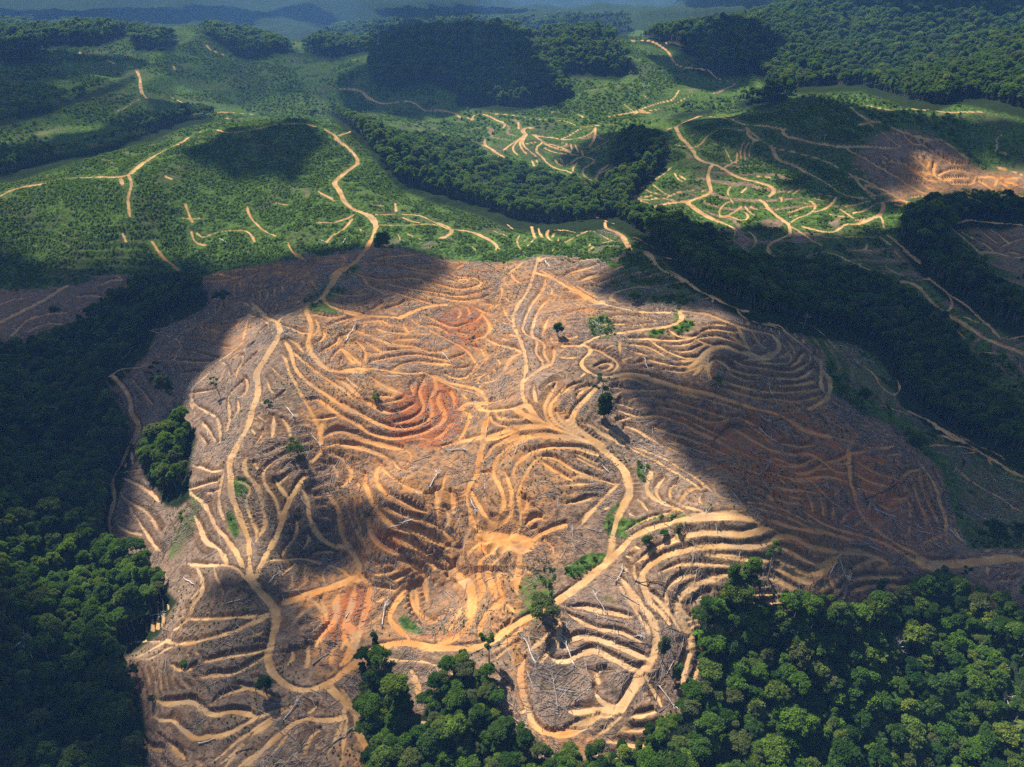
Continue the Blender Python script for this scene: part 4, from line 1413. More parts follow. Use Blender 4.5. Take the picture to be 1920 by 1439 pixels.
def plain_material(name, c0, c1, scale=2.0, rough=0.8, stretch=(1, 1, 1)):
    N = NT(name)
    tc = N.n('ShaderNodeTexCoord')
    mp = N.n('ShaderNodeMapping', {'Vector': tc.outputs['Object'], 'Scale': stretch})
    f = N.ramp(N.noise(mp.outputs[0], scale, 5, 0.6), 0.3, 0.7)
    b = N.n('ShaderNodeBsdfPrincipled', {'Base Color': N.mix(f, c0, c1), 'Roughness': rough})
    b.inputs['Specular IOR Level'].default_value = 0.2
    N.link(b.outputs[0], N.out.inputs[0])
    return N.m

M_GROUND = ground_material()
M_LEAF = leaf_material('rainforest_leaves', [(0.022, 0.055, 0.013), (0.062, 0.132, 0.016), (0.095, 0.18, 0.02), (0.048, 0.096, 0.023), (0.135, 0.22, 0.024), (0.115, 0.125, 0.046), (0.095, 0.172, 0.019), (0.035, 0.085, 0.020), (0.19, 0.235, 0.030)], 0.8)
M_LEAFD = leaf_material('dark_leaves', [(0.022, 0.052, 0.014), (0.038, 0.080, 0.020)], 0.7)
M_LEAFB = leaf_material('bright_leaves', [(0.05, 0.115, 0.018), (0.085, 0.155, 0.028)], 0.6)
M_LEAFG = leaf_material('greyish_leaves', [(0.055, 0.075, 0.035), (0.08, 0.10, 0.05)], 0.6)
M_WEED = leaf_material('weed_leaves', [(0.034, 0.075, 0.016), (0.06, 0.125, 0.022), (0.11, 0.18, 0.03), (0.10, 0.11, 0.045)], 0.6)
M_BARK = plain_material('pale_bark', (0.15, 0.125, 0.10), (0.36, 0.31, 0.26), 0.8)
M_BARKD = plain_material('dark_bark', (0.05, 0.04, 0.032), (0.13, 0.10, 0.08), 0.8)
M_DEAD = plain_material('bleached_wood', (0.34, 0.30, 0.26), (0.62, 0.57, 0.51), 1.2)
M_CHAR = plain_material('burnt_wood', (0.02, 0.018, 0.016), (0.075, 0.06, 0.05), 1.2)
M_GREYW = plain_material('grey_wood', (0.17, 0.14, 0.12), (0.36, 0.31, 0.27), 1.2)
M_WALL = plain_material('white_wall', (0.62, 0.6, 0.57), (0.75, 0.73, 0.7), 1.0)
M_ROOF = plain_material('metal_roof', (0.45, 0.45, 0.48), (0.6, 0.6, 0.62), 1.0, 0.45)
M_ROOFR = plain_material('rusty_roof', (0.42, 0.16, 0.09), (0.5, 0.24, 0.15), 1.0, 0.6)
M_DARK = plain_material('dark_opening', (0.02, 0.02, 0.02), (0.04, 0.04, 0.04), 1.0)

# ---------------------------------------------------------------- ground meshes
def tag(o, label=None, cat=None, group=None, kind=None):
    if label: o['label'] = label
    if cat: o['category'] = cat
    if group: o['group'] = group
    if kind: o['kind'] = kind
    return o
def mesh_arrays(name, V, F, mats, smooth=False):
    me = bpy.data.meshes.new(name)
    V = np.ascontiguousarray(V, np.float32); F = np.ascontiguousarray(F, np.int32); k = F.shape[1]
    me.vertices.add(len(V)); me.vertices.foreach_set('co', V.ravel())
    me.loops.add(F.size); me.loops.foreach_set('vertex_index', F.ravel())
    me.polygons.add(len(F)); me.polygons.foreach_set('loop_start', np.arange(0, F.size, k, dtype=np.int32))
    if smooth: me.polygons.foreach_set('use_smooth', np.ones(len(F), bool))
    for m in mats: me.materials.append(m)
    me.update(calc_edges=True)
    return me
def link(name, me, parent=None):
    o = bpy.data.objects.new(name, me); S.collection.objects.link(o)
    if parent: o.parent = parent
    return o
VALL = np.stack([X, Y, H], -1).reshape(-1, 3)
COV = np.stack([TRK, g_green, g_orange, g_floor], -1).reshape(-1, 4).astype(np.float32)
SOIL = np.stack([np.clip(CUT + 0.6 * FILL, 0, 1), g_pale, g_char, g_red], -1).reshape(-1, 4).astype(np.float32)
J, I = np.meshgrid(np.arange(nr - 1), np.arange(nc - 1), indexing='ij')
q0 = J * nc + I
QUADS = np.stack([q0, q0 + 1, q0 + nc + 1, q0 + nc], -1).reshape(-1, 4)[:, ::-1]
def fmean(Fd): return (0.25 * (Fd[:-1, :-1] + Fd[1:, :-1] + Fd[:-1, 1:] + Fd[1:, 1:])).ravel()
isroad = fmean(ROAD) > 0.5
isbench = (fmean(BENCH) > 0.5) & ~isroad
for nm, sel in (('ground', ~(isroad | isbench)), ('dirt_road', isroad), ('terrace', isbench)):
    F = QUADS[sel]
    used = np.zeros(len(VALL), bool); used[F.ravel()] = True
    idx = np.cumsum(used) - 1
    me = mesh_arrays(nm, VALL[used], idx[F], [M_GROUND])
    for an, arr in (('cover', COV), ('soil', SOIL)):
        at = me.attributes.new(an, 'FLOAT_COLOR', 'POINT'); at.data.foreach_set('color', np.ascontiguousarray(arr[used]).ravel())
    tag(link(nm, me), kind='structure')
del QUADS, q0, J, I, VALL, COV, SOIL

# ---------------------------------------------------------------- plant and wood shapes
def tube(path, rad, n=6):
    """tapered tube along a path"""
    path = [Vector(p) for p in path]; V = []; F = []
    for k, p in enumerate(path):
        d = (path[min(k + 1, len(path) - 1)] - path[max(k - 1, 0)]).normalized()
        a = d.orthogonal().normalized(); b = d.cross(a)
        for i in range(n):
            t = 2 * math.pi * i / n
            V.append(p + (a * math.cos(t) + b * math.sin(t)) * rad[k])
    for k in range(len(path) - 1):
        for i in range(n):
            j = (i + 1) % n
            F.append((k * n + i, k * n + j, (k + 1) * n + j, (k + 1) * n + i))
    return V, F
class MB:
    def __init__(s): s.V = []; s.F = []; s.M = []; s.L = []
    def add(s, VF, mi=0, leaf=None):
        V, F = VF; o = len(s.V); s.V += [tuple(v) for v in V]
        for k, f in enumerate(F):
            s.F.append(tuple(i + o for i in f)); s.M.append(mi); s.L.append(0.5 if leaf is None else leaf[k])
        return s
    def mesh(s, name, mats):
        me = bpy.data.meshes.new(name); me.from_pydata(s.V, [], s.F)
        for m in mats: me.materials.append(m)
        me.polygons.foreach_set('material_index', s.M)
        at = me.attributes.new('leaf', 'FLOAT', 'FACE'); at.data.foreach_set('value', s.L)
        me.update()
        return me
def leaves(rng, lobes, count, size):
    """leaf sprays spread over a set of lobes (cx, cy, cz, rx, rz)"""
    V = []; F = []; L = []
    w = np.array([l[3] * l[3] for l in lobes]); w = w / w.sum()
    tone = rng.normal(0.5, 0.2, len(lobes))
    for li in rng.choice(len(lobes), count, p=w):
        cx, cy, cz, rx, rz = lobes[li]
        z = rng.uniform(-0.45, 1.0); t = rng.uniform(0, 2 * math.pi); q = math.sqrt(max(0, 1 - z * z))
        nrm = Vector((q * math.cos(t), q * math.sin(t), z))
        k = rng.uniform(0.70, 1.22) if len(lobes) > 9 else rng.uniform(0.35, 1.6)
        p = Vector((cx + nrm.x * rx * k, cy + nrm.y * rx * k, cz + nrm.z * rz * k))
        d = (nrm + Vector(rng.normal(0, 0.55, 3)) + Vector((0, 0, 0.3))).normalized()
        a = d.orthogonal().normalized(); b = d.cross(a)
        an = rng.uniform(0, 2 * math.pi); a, b = a * math.cos(an) + b * math.sin(an), b * math.cos(an) - a * math.sin(an)
        s = size * rng.uniform(0.6, 1.3)
        o = len(V); sag = d * (-0.25 * s)
        V += [p - a * s * 0.5 + sag, p - b * s * 0.42, p + a * s * 0.6 + sag, p + b * s * 0.42]
        F.append((o, o + 1, o + 2, o + 3)); L.append(float(np.clip(tone[li] + rng.normal(0, 0.13), 0, 1)))
    return V, F, L
def lobe_core(rng, l):
    """irregular inner mass of one lobe"""
    cx, cy, cz, rx, rz = l; V = []; F = []; a, b = 7, 5
    for j in range(b + 1):
        ph = math.pi * j / b
        for i in range(a):
            t = 2 * math.pi * i / a + 0.4 * j; k = 0.82 * rng.uniform(0.8, 1.05)
            V.append((cx + rx * k * math.sin(ph) * math.cos(t), cy + rx * k * math.sin(ph) * math.sin(t), cz + rz * k * math.cos(ph)))
    for j in range(b):
        for i in range(a): F.append((j * a + i, (j + 1) * a + i, (j + 1) * a + (i + 1) % a, j * a + (i + 1) % a))
    return V, F
def crown_lobes(rng, R, z0, z1, n, style):
    L = []; zc = 0.5 * (z0 + z1); hz = 0.5 * (z1 - z0)
    for k in range(n):
        t = k * 2.4 + rng.uniform(-0.4, 0.4); u = (k + 0.5) / n
        if style == 'flat': rr = R * math.sqrt(u); z = z1 - hz * 0.5 - 0.55 * hz * u ** 2
        elif style == 'narrow': rr = R * 0.55 * rng.uniform(0.3, 1); z = z0 + (z1 - z0) * (0.15 + 0.8 * u)
        elif style == 'sparse': rr = R * (0.35 + 0.65 * rng.uniform()); z = zc + hz * rng.uniform(-0.9, 0.9)
        else:
            rr = R * 0.72 * math.sqrt(u); z = zc + hz * (0.62 * math.cos(u * 1.9) + rng.uniform(-0.25, 0.2))
        lr = R * rng.uniform(0.2, 0.46) * (0.62 if style == 'sparse' else 1)
        L.append((rr * math.cos(t), rr * math.sin(t), z, lr, lr * rng.uniform(0.68, 0.92)))
    return L
def tree_shapes(seed, h, R, z0, n, style, count, size, r0=0.28):
    rng = np.random.default_rng(seed)
    lobes = crown_lobes(rng, R, z0, h, n, style)
    bend = rng.normal(0, 0.04 * h, 2)
    top = Vector((bend[0] * 0.5, bend[1] * 0.5, z0 + 0.55 * (h - z0)))
    path = [Vector((0, 0, -1.5)), Vector((bend[0] * .1, bend[1] * .1, h * .22)), Vector((bend[0] * .35, bend[1] * .35, z0)), top]
    trunk = tube(path, [r0 * 1.35, r0, r0 * .75, r0 * .35], 7)
    limbs = []
    for l in lobes[:10]:
        s = path[2].lerp(top, rng.uniform(0, 0.8)); e = Vector(l[:3])
        limbs.append(tube([s, s.lerp(e, .5) + Vector((0, 0, .25)), e], [r0 * .42, r0 * .28, r0 * .12], 5))
    return lobes, trunk, limbs, rng, count, size
def crown_mesh(name, sh, mat):
    lobes, trunk, limbs, rng, count, size = sh
    b = MB()
    if len(lobes) > 9:
        for l in lobes: b.add(lobe_core(rng, l), 0, [0.35] * 35)
    V, F, L = leaves(rng, lobes, count, size)
    b.add((V, F), 0, L)
    return b.mesh(name, [mat])
def trunk_mesh(name, sh, mat):
    b = MB(); b.add(sh[1])
    for l in sh[2]: b.add(l)
    return b.mesh(name, [mat])
def whole_mesh(name, sh, ml, mt):
    lobes, trunk, limbs, rng, count, size = sh
    b = MB(); b.add(trunk, 1)
    for l in limbs[:6]: b.add(l, 1)
    for l in lobes: b.add(lobe_core(rng, l), 0, [0.35] * 35)
    V, F, L = leaves(rng, lobes, count, size)
    b.add((V, F), 0, L)
    return b.mesh(name, [ml, mt])
SPEC = [(20, 4.7, 7.5, 16, 'round'), (21, 5.8, 10.0, 19, 'flat'), (19, 3.8, 5.0, 14, 'narrow'), (22, 5.3, 9.0, 16, 'round'), (18, 4.3, 7.0, 13, 'round'), (24, 5.0, 12.0, 15, 'flat'), (20, 5.2, 7.0, 22, 'round')]
SHAPES = [tree_shapes(100 + i, *s, 2300, 0.95) for i, s in enumerate(SPEC)]
CROWNS = [crown_mesh('crown', s, M_LEAF) for s in SHAPES]
TRUNKS = [trunk_mesh('trunk', s, M_BARK) for s in SHAPES]
PROTO = [bpy.data.objects.new('forest_tree_shape', whole_mesh('forest_tree', tree_shapes(200 + i, *s, 1500, 1.15), M_LEAF, M_BARK)) for i, s in enumerate(SPEC)]

def scatter(name, pts, rot, scl, idx, protos):
    """one object whose points carry copies of the given shapes"""
    me = bpy.data.meshes.new(name)
    me.vertices.add(len(pts)); me.vertices.foreach_set('co', np.ascontiguousarray(pts, np.float32).ravel())
    for an, typ, arr, key in (('rot', 'FLOAT_VECTOR', rot, 'vector'), ('scl', 'FLOAT_VECTOR', scl, 'vector'), ('idx', 'INT', idx, 'value')):
        a = me.attributes.new(an, typ, 'POINT'); a.data.foreach_set(key, np.ascontiguousarray(arr, np.int32 if typ == 'INT' else np.float32).ravel())
    o = link(name, me)
    g = bpy.data.node_groups.new(name, 'GeometryNodeTree')
    g.interface.new_socket('Geometry', in_out='INPUT', socket_type='NodeSocketGeometry')
    g.interface.new_socket('Geometry', in_out='OUTPUT', socket_type='NodeSocketGeometry')
    gi = g.nodes.new('NodeGroupInput'); go = g.nodes.new('NodeGroupOutput')
    mp = g.nodes.new('GeometryNodeMeshToPoints'); g.links.new(gi.outputs[0], mp.inputs[0])
    def attr(nm, dt):
        k = g.nodes.new('GeometryNodeInputNamedAttribute'); k.data_type = dt; k.inputs[0].default_value = nm
        return k.outputs[0]
    ar, as_, ai = attr('rot', 'FLOAT_VECTOR'), attr('scl', 'FLOAT_VECTOR'), attr('idx', 'INT')
    er = g.nodes.new('FunctionNodeEulerToRotation'); g.links.new(ar, er.inputs[0])
    jn = g.nodes.new('GeometryNodeJoinGeometry')
    for k, p in enumerate(protos):
        oi = g.nodes.new('GeometryNodeObjectInfo'); oi.inputs[0].default_value = p; oi.inputs['As Instance'].default_value = True
        cmp = g.nodes.new('FunctionNodeCompare'); cmp.data_type = 'INT'; cmp.operation = 'EQUAL'
        g.links.new(ai, cmp.inputs[2]); cmp.inputs[3].default_value = k
        ip = g.nodes.new('GeometryNodeInstanceOnPoints')
        g.links.new(mp.outputs[0], ip.inputs['Points']); g.links.new(cmp.outputs[0], ip.inputs['Selection']); g.links.new(oi.outputs['Geometry'], ip.inputs['Instance'])
        g.links.new(er.outputs[0], ip.inputs['Rotation']); g.links.new(as_, ip.inputs['Scale'])
        g.links.new(ip.outputs[0], jn.inputs[0])
    g.links.new(jn.outputs[0], go.inputs[0])
    md = o.modifiers.new('scatter', 'NODES'); md.node_group = g
    return o

# ---------------------------------------------------------------- the standing forest
def grid_points(r0, r1, step, seed):
    rng = np.random.default_rng(seed)
    xm = r1 * math.sin(math.radians(52)) + step
    gx, gy = np.meshgrid(np.arange(-xm, xm, step), np.arange(-0.1 * r1, r1 + step, step * 0.866))
    gx[1::2] += step / 2
    x = (gx + rng.uniform(-.38, .38, gx.shape) * step).ravel(); y = (gy + rng.uniform(-.38, .38, gx.shape) * step).ravel()
    r = np.hypot(x, y); th = np.abs(np.arctan2(x, y))
    k = (r >= r0) & (r < r1) & (th < math.radians(55)) & (th < math.radians(39) + 170 / np.maximum(r, 1) * 0.45)
    return x[k], y[k]
tx, ty, ts = [], [], []
for r0, r1, step, mul in ((95, 750, 3.7, .68), (750, 1400, 4.7, .84), (1400, 2300, 7.0, 1.1), (2300, 5600, 13.0, 1.6)):
    x, y = grid_points(r0, r1, step, int(r0))
    tx.append(x); ty.append(y); ts.append(np.full(len(x), mul))
tx = np.concatenate(tx); ty = np.concatenate(ty); ts = np.concatenate(ts)
tz = ground_z(tx, ty)
tw = 0.54 + 0.62 * RNG.random(len(tx)) ** 1.4 + 0.28 * (RNG.random(len(tx)) > 0.94)
ts = ts * tw
px, py = project(tx, ty, tz + 18 * ts)
off = fbm(tx, ty, 30, 2, 33) * 3
inm = lookup(FMAP, px + off, py + off * .5) > 0.5
pxg, pyg = project(tx, ty, tz)
inm &= (lookup(FMAP, pxg, pyg) > 0.3) | (pyg > 1439)
trk_s = sampler(TRK)
inm &= trk_s(tx, ty) < 0.3
# thinning far valley woods into patches
far = np.hypot(tx, ty) > 2300
inm &= ~far | (fbm(tx, ty, 260, 2, 44) > -0.5)
inview_t = (px > -220) & (px < 2140) & (py < 1720)
inm &= inview_t
tx, ty, tz, ts, px, py = [a[inm] for a in (tx, ty, tz, ts, px, py)]
shape_i = RNG.integers(0, len(SPEC), len(tx))
rz_ = RNG.uniform(0, 2 * math.pi, len(tx))
dist = np.sqrt(tx ** 2 + ty ** 2 + (tz - CAM_H) ** 2)
vis = (px > 0) & (px < 1920) & (py > 0) & (py < 1439)
order = np.argsort(np.where(vis, dist, 1e9))
near = order[:300]
print('forest trees', len(tx))
nearset = np.zeros(len(tx), bool); nearset[near] = True
fx_ = ~nearset
tilt = RNG.normal(0, 0.05, (len(tx), 2))
forest = scatter('forest', np.c_[tx, ty, tz][fx_], np.c_[tilt[fx_], rz_[fx_]], np.repeat(ts[fx_][:, None], 3, 1) * np.c_[np.ones(fx_.sum()), np.ones(fx_.sum()), RNG.uniform(.85, 1.15, fx_.sum())], shape_i[fx_], PROTO)
tag(forest, 'unbroken dark green rainforest covering valleys and hills', 'forest', kind='stuff')

def tree(name, x, y, z, crown, trunk, s, rz, label, group=None, tilt=(0, 0), sz=None):
    e = bpy.data.objects.new(name, None); S.collection.objects.link(e)
    e.empty_display_size = 0.5
    e.location = (x, y, z); e.rotation_euler = (tilt[0], tilt[1], rz); e.scale = (s, s, sz or s)
    link('trunk', trunk, e); link('crown', crown, e)
    return tag(e, label, 'tree', group)
FORM = ['rounded bushy crown', 'broad flat spreading crown', 'narrow upright crown', 'wide domed crown', 'small rounded crown', 'tall flat-topped crown', 'large lumpy crown']
FORM = ['rounded crown', 'broad flat crown', 'narrow crown', 'domed crown', 'small rounded crown', 'tall flat-topped crown', 'large lumpy crown']
for k in near:
    a, b = px[k], py[k]
    if a < 640: st = 'the forest at the lower left edge'; gr = 'trees of the lower left forest'
    elif a < 960: st = 'the grove below the curved road'; gr = 'trees of the grove below the curved road'
    elif a < 1300: st = 'the forest along the bottom edge'; gr = 'trees of the forest along the bottom edge'
    else: st = 'the sunlit forest at the lower right'; gr = 'trees of the lower right forest'
    i = int(shape_i[k])
    tree('broadleaf_tree', tx[k], ty[k], tz[k], CROWNS[i], TRUNKS[i], ts[k], rz_[k], 'green rainforest tree with %s in %s' % (FORM[i], st), gr + ' with ' + FORM[i], tilt=tuple(tilt[k]))

# ---------------------------------------------------------------- lone trees on the cleared ground
def at(px, py):
    x, y = unproject(px, py, H); x, y = float(x[0]), float(y[0])
    return x, y, float(ground_z(np.array([x]), np.array([y]))[0])
LONE = [  # px, py of the foot, height, crown radius, crown base, lobes, style, leaf count, material, bark, tilt, label
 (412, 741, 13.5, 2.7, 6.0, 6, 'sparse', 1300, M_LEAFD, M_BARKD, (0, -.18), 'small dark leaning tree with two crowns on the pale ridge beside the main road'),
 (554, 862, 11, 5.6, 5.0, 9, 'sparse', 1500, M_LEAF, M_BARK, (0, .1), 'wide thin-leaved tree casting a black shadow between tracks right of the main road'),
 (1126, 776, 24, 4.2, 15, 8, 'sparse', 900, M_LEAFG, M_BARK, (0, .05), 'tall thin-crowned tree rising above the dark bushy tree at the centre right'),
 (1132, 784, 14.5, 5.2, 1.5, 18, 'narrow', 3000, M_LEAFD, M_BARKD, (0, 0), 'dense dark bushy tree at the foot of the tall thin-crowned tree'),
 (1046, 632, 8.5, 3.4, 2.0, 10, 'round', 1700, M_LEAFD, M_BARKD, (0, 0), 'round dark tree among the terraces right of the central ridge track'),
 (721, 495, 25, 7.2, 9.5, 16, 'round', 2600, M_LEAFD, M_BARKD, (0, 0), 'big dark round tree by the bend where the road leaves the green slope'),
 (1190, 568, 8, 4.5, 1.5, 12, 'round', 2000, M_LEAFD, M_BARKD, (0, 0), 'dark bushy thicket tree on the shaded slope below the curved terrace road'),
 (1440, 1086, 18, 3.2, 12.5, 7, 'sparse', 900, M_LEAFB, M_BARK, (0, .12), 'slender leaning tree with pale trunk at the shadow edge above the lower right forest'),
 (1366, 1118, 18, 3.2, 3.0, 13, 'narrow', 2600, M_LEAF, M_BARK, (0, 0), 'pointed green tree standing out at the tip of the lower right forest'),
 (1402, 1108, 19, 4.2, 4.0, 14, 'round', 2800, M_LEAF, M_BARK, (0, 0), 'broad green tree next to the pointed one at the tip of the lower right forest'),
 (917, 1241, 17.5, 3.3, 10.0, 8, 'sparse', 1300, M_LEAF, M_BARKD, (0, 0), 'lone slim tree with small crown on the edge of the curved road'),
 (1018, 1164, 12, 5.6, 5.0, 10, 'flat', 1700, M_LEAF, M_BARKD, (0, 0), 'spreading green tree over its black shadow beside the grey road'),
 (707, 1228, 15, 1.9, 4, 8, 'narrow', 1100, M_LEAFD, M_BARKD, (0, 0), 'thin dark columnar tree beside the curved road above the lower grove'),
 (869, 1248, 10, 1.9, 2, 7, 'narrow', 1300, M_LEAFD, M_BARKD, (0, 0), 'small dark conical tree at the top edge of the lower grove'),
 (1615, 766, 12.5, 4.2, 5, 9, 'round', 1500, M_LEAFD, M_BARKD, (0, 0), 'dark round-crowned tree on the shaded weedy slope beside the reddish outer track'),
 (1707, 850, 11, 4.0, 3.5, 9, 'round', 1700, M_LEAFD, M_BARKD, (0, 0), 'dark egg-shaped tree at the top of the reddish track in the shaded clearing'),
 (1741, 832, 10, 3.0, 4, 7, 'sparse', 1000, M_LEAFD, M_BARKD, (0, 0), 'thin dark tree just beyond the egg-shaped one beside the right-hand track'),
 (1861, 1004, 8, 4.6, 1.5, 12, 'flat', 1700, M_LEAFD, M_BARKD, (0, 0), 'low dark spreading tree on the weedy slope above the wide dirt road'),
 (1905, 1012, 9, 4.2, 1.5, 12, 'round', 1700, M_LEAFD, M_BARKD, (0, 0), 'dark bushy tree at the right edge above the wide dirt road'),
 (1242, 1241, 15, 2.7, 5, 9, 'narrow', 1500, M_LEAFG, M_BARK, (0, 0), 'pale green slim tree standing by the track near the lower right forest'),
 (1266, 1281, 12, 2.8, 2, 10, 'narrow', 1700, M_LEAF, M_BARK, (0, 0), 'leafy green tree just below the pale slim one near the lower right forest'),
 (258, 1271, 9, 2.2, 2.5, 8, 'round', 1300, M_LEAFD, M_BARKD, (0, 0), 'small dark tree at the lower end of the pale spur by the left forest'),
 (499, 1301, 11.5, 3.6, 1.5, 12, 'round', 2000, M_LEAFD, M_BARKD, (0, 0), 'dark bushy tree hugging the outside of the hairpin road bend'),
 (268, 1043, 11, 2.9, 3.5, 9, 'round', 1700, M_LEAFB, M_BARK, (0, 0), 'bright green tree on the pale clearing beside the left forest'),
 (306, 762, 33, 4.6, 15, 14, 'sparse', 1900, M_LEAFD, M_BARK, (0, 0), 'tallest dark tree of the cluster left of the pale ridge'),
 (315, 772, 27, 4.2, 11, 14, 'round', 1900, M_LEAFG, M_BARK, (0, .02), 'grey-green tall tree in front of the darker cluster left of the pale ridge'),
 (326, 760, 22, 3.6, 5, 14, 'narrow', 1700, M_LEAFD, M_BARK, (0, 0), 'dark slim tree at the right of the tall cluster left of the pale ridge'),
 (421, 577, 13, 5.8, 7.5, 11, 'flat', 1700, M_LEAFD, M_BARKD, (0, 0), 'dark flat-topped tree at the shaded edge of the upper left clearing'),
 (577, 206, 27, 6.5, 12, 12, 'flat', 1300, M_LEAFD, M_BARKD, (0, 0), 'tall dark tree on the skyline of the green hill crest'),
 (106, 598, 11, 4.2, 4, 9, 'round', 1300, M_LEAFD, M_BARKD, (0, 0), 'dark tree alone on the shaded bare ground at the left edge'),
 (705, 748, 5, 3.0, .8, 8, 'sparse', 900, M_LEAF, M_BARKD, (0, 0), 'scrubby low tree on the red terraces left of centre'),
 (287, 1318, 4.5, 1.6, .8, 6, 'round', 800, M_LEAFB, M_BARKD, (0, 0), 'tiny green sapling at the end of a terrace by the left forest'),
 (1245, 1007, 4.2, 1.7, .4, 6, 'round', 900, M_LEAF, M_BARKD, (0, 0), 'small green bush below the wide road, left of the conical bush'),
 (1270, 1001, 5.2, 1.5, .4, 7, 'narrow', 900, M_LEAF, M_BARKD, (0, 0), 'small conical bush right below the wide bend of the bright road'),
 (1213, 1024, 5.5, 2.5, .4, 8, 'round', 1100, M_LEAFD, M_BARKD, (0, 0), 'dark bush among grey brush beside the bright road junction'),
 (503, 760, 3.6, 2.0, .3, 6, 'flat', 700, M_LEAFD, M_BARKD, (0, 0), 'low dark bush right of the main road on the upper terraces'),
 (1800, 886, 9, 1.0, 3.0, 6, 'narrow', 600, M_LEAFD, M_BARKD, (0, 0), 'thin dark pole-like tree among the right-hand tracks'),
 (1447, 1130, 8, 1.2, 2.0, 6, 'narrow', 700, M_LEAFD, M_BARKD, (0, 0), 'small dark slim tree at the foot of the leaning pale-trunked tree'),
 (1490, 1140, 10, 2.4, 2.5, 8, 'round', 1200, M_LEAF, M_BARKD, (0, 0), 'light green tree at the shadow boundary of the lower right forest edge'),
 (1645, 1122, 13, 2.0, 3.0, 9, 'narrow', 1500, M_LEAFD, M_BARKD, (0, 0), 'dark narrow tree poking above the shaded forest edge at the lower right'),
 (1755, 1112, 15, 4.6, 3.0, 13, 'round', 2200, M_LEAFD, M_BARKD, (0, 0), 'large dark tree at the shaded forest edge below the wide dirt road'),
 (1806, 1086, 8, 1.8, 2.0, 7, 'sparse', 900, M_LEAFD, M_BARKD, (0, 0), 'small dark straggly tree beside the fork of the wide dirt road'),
]
for i, (a, b, h, R, z0, n, style, cnt, ml, mb, tl, lab) in enumerate(LONE):
    sh = tree_shapes(500 + i, h, R, z0, n, style, cnt, 0.62 if h < 12 else 0.85, 0.13 + 0.008 * h)
    nm = 'bush' if h < 6 else 'tree'
    x, y, z = at(a, b)
    t = tree('lone_' + nm, x, y, z, crown_mesh('crown', sh, ml), trunk_mesh('trunk', sh, mb), 1, i * 1.1, lab, tilt=tl)
    t['category'] = nm

# palms: drooping feather fronds on a bare stem
def palm(a, b, h, fl, nf, seed, label):
    rng = np.random.default_rng(seed); x, y, z = at(a, b)
    e = bpy.data.objects.new('palm_tree', None); S.collection.objects.link(e); e.location = (x, y, z); e.empty_display_size = .5
    bt = MB(); bt.add(tube([(0, 0, -.6), (.1, 0, h * .5), (.15, .1, h)], [.3, .24, .2], 7)); link('trunk', bt.mesh('trunk', [M_BARKD]), e)
    bf = MB()
    for k in range(nf):
        t = 2.4 * k + rng.uniform(-.2, .2); up = rng.uniform(.15, .9); dr = Vector((math.cos(t), math.sin(t), 0)); sd = Vector((-dr.y, dr.x, 0))
        V = []; F = []
        for q in range(7):
            u = q / 6; c = Vector((.15, .1, h)) + dr * fl * u * (1 - .25 * up) + Vector((0, 0, fl * (up * u - (.55 + .5 * up) * u * u)))
            w = .42 * math.sin(math.pi * min(1, u * .9 + .1)) + .05
            V += [c - sd * w - Vector((0, 0, w * .5)), c, c + sd * w - Vector((0, 0, w * .5))]
            if q:
                o = 3 * q; F += [(o - 3, o - 2, o + 1, o), (o - 2, o - 1, o + 2, o + 1)]
        bf.add((V, F), 0, [rng.uniform(.3, .9)] * len(F))
    link('crown', bf.mesh('crown', [M_LEAF]), e)
    tag(e, label, 'palm tree')
palm(1341, 736, 9, 4.2, 16, 1, 'lone dark palm standing at the edge of the cloud shadow right of centre')
palm(345, 1248, 1.8, 3.0, 12, 2, 'small palm in the brush inside the lower left clearing')
palm(1309, 1196, 3.0, 3.4, 14, 3, 'low palm on the outer terrace beside the lower right forest')
palm(1897, 1400, 13, 4.2, 16, 4, 'palm among the trees in the lower right corner of the forest')

# ---------------------------------------------------------------- felled trunks
def on_ground(x, y, up): return Vector((x, y, float(ground_z(np.array([x]), np.array([y]))[0]) + up))
MW_ = {'w': M_DEAD, 'g': M_GREYW, 'd': M_CHAR}
def branches_mesh(seed, base, direc, L, n, rad, mat, lift=.5, spread=.6):
    rng = np.random.default_rng(seed); b = MB()
    for k in range(n):
        s = base - direc * L * rng.uniform(0, .45)
        d = (direc + Vector(rng.normal(0, spread, 3)) * .9); d.z = abs(d.z) * lift + .05; d.normalize()
        l = L * rng.uniform(.35, 1.0); m = s + d * l * .5; e = s + d * l + Vector((0, 0, -.12 * l))
        r = rad * rng.uniform(.22, .5)
        b.add(tube([s, m, e], [r, r * .7, r * .25], 4))
        for _ in range(3):
            q = m.lerp(e, rng.uniform(0, .8)); d2 = (d + Vector(rng.normal(0, .6, 3))).normalized(); d2.z = abs(d2.z) * lift
            b.add(tube([q, q + d2 * l * .35], [r * .45, r * .12], 3))
    return b.mesh('branches', [mat])
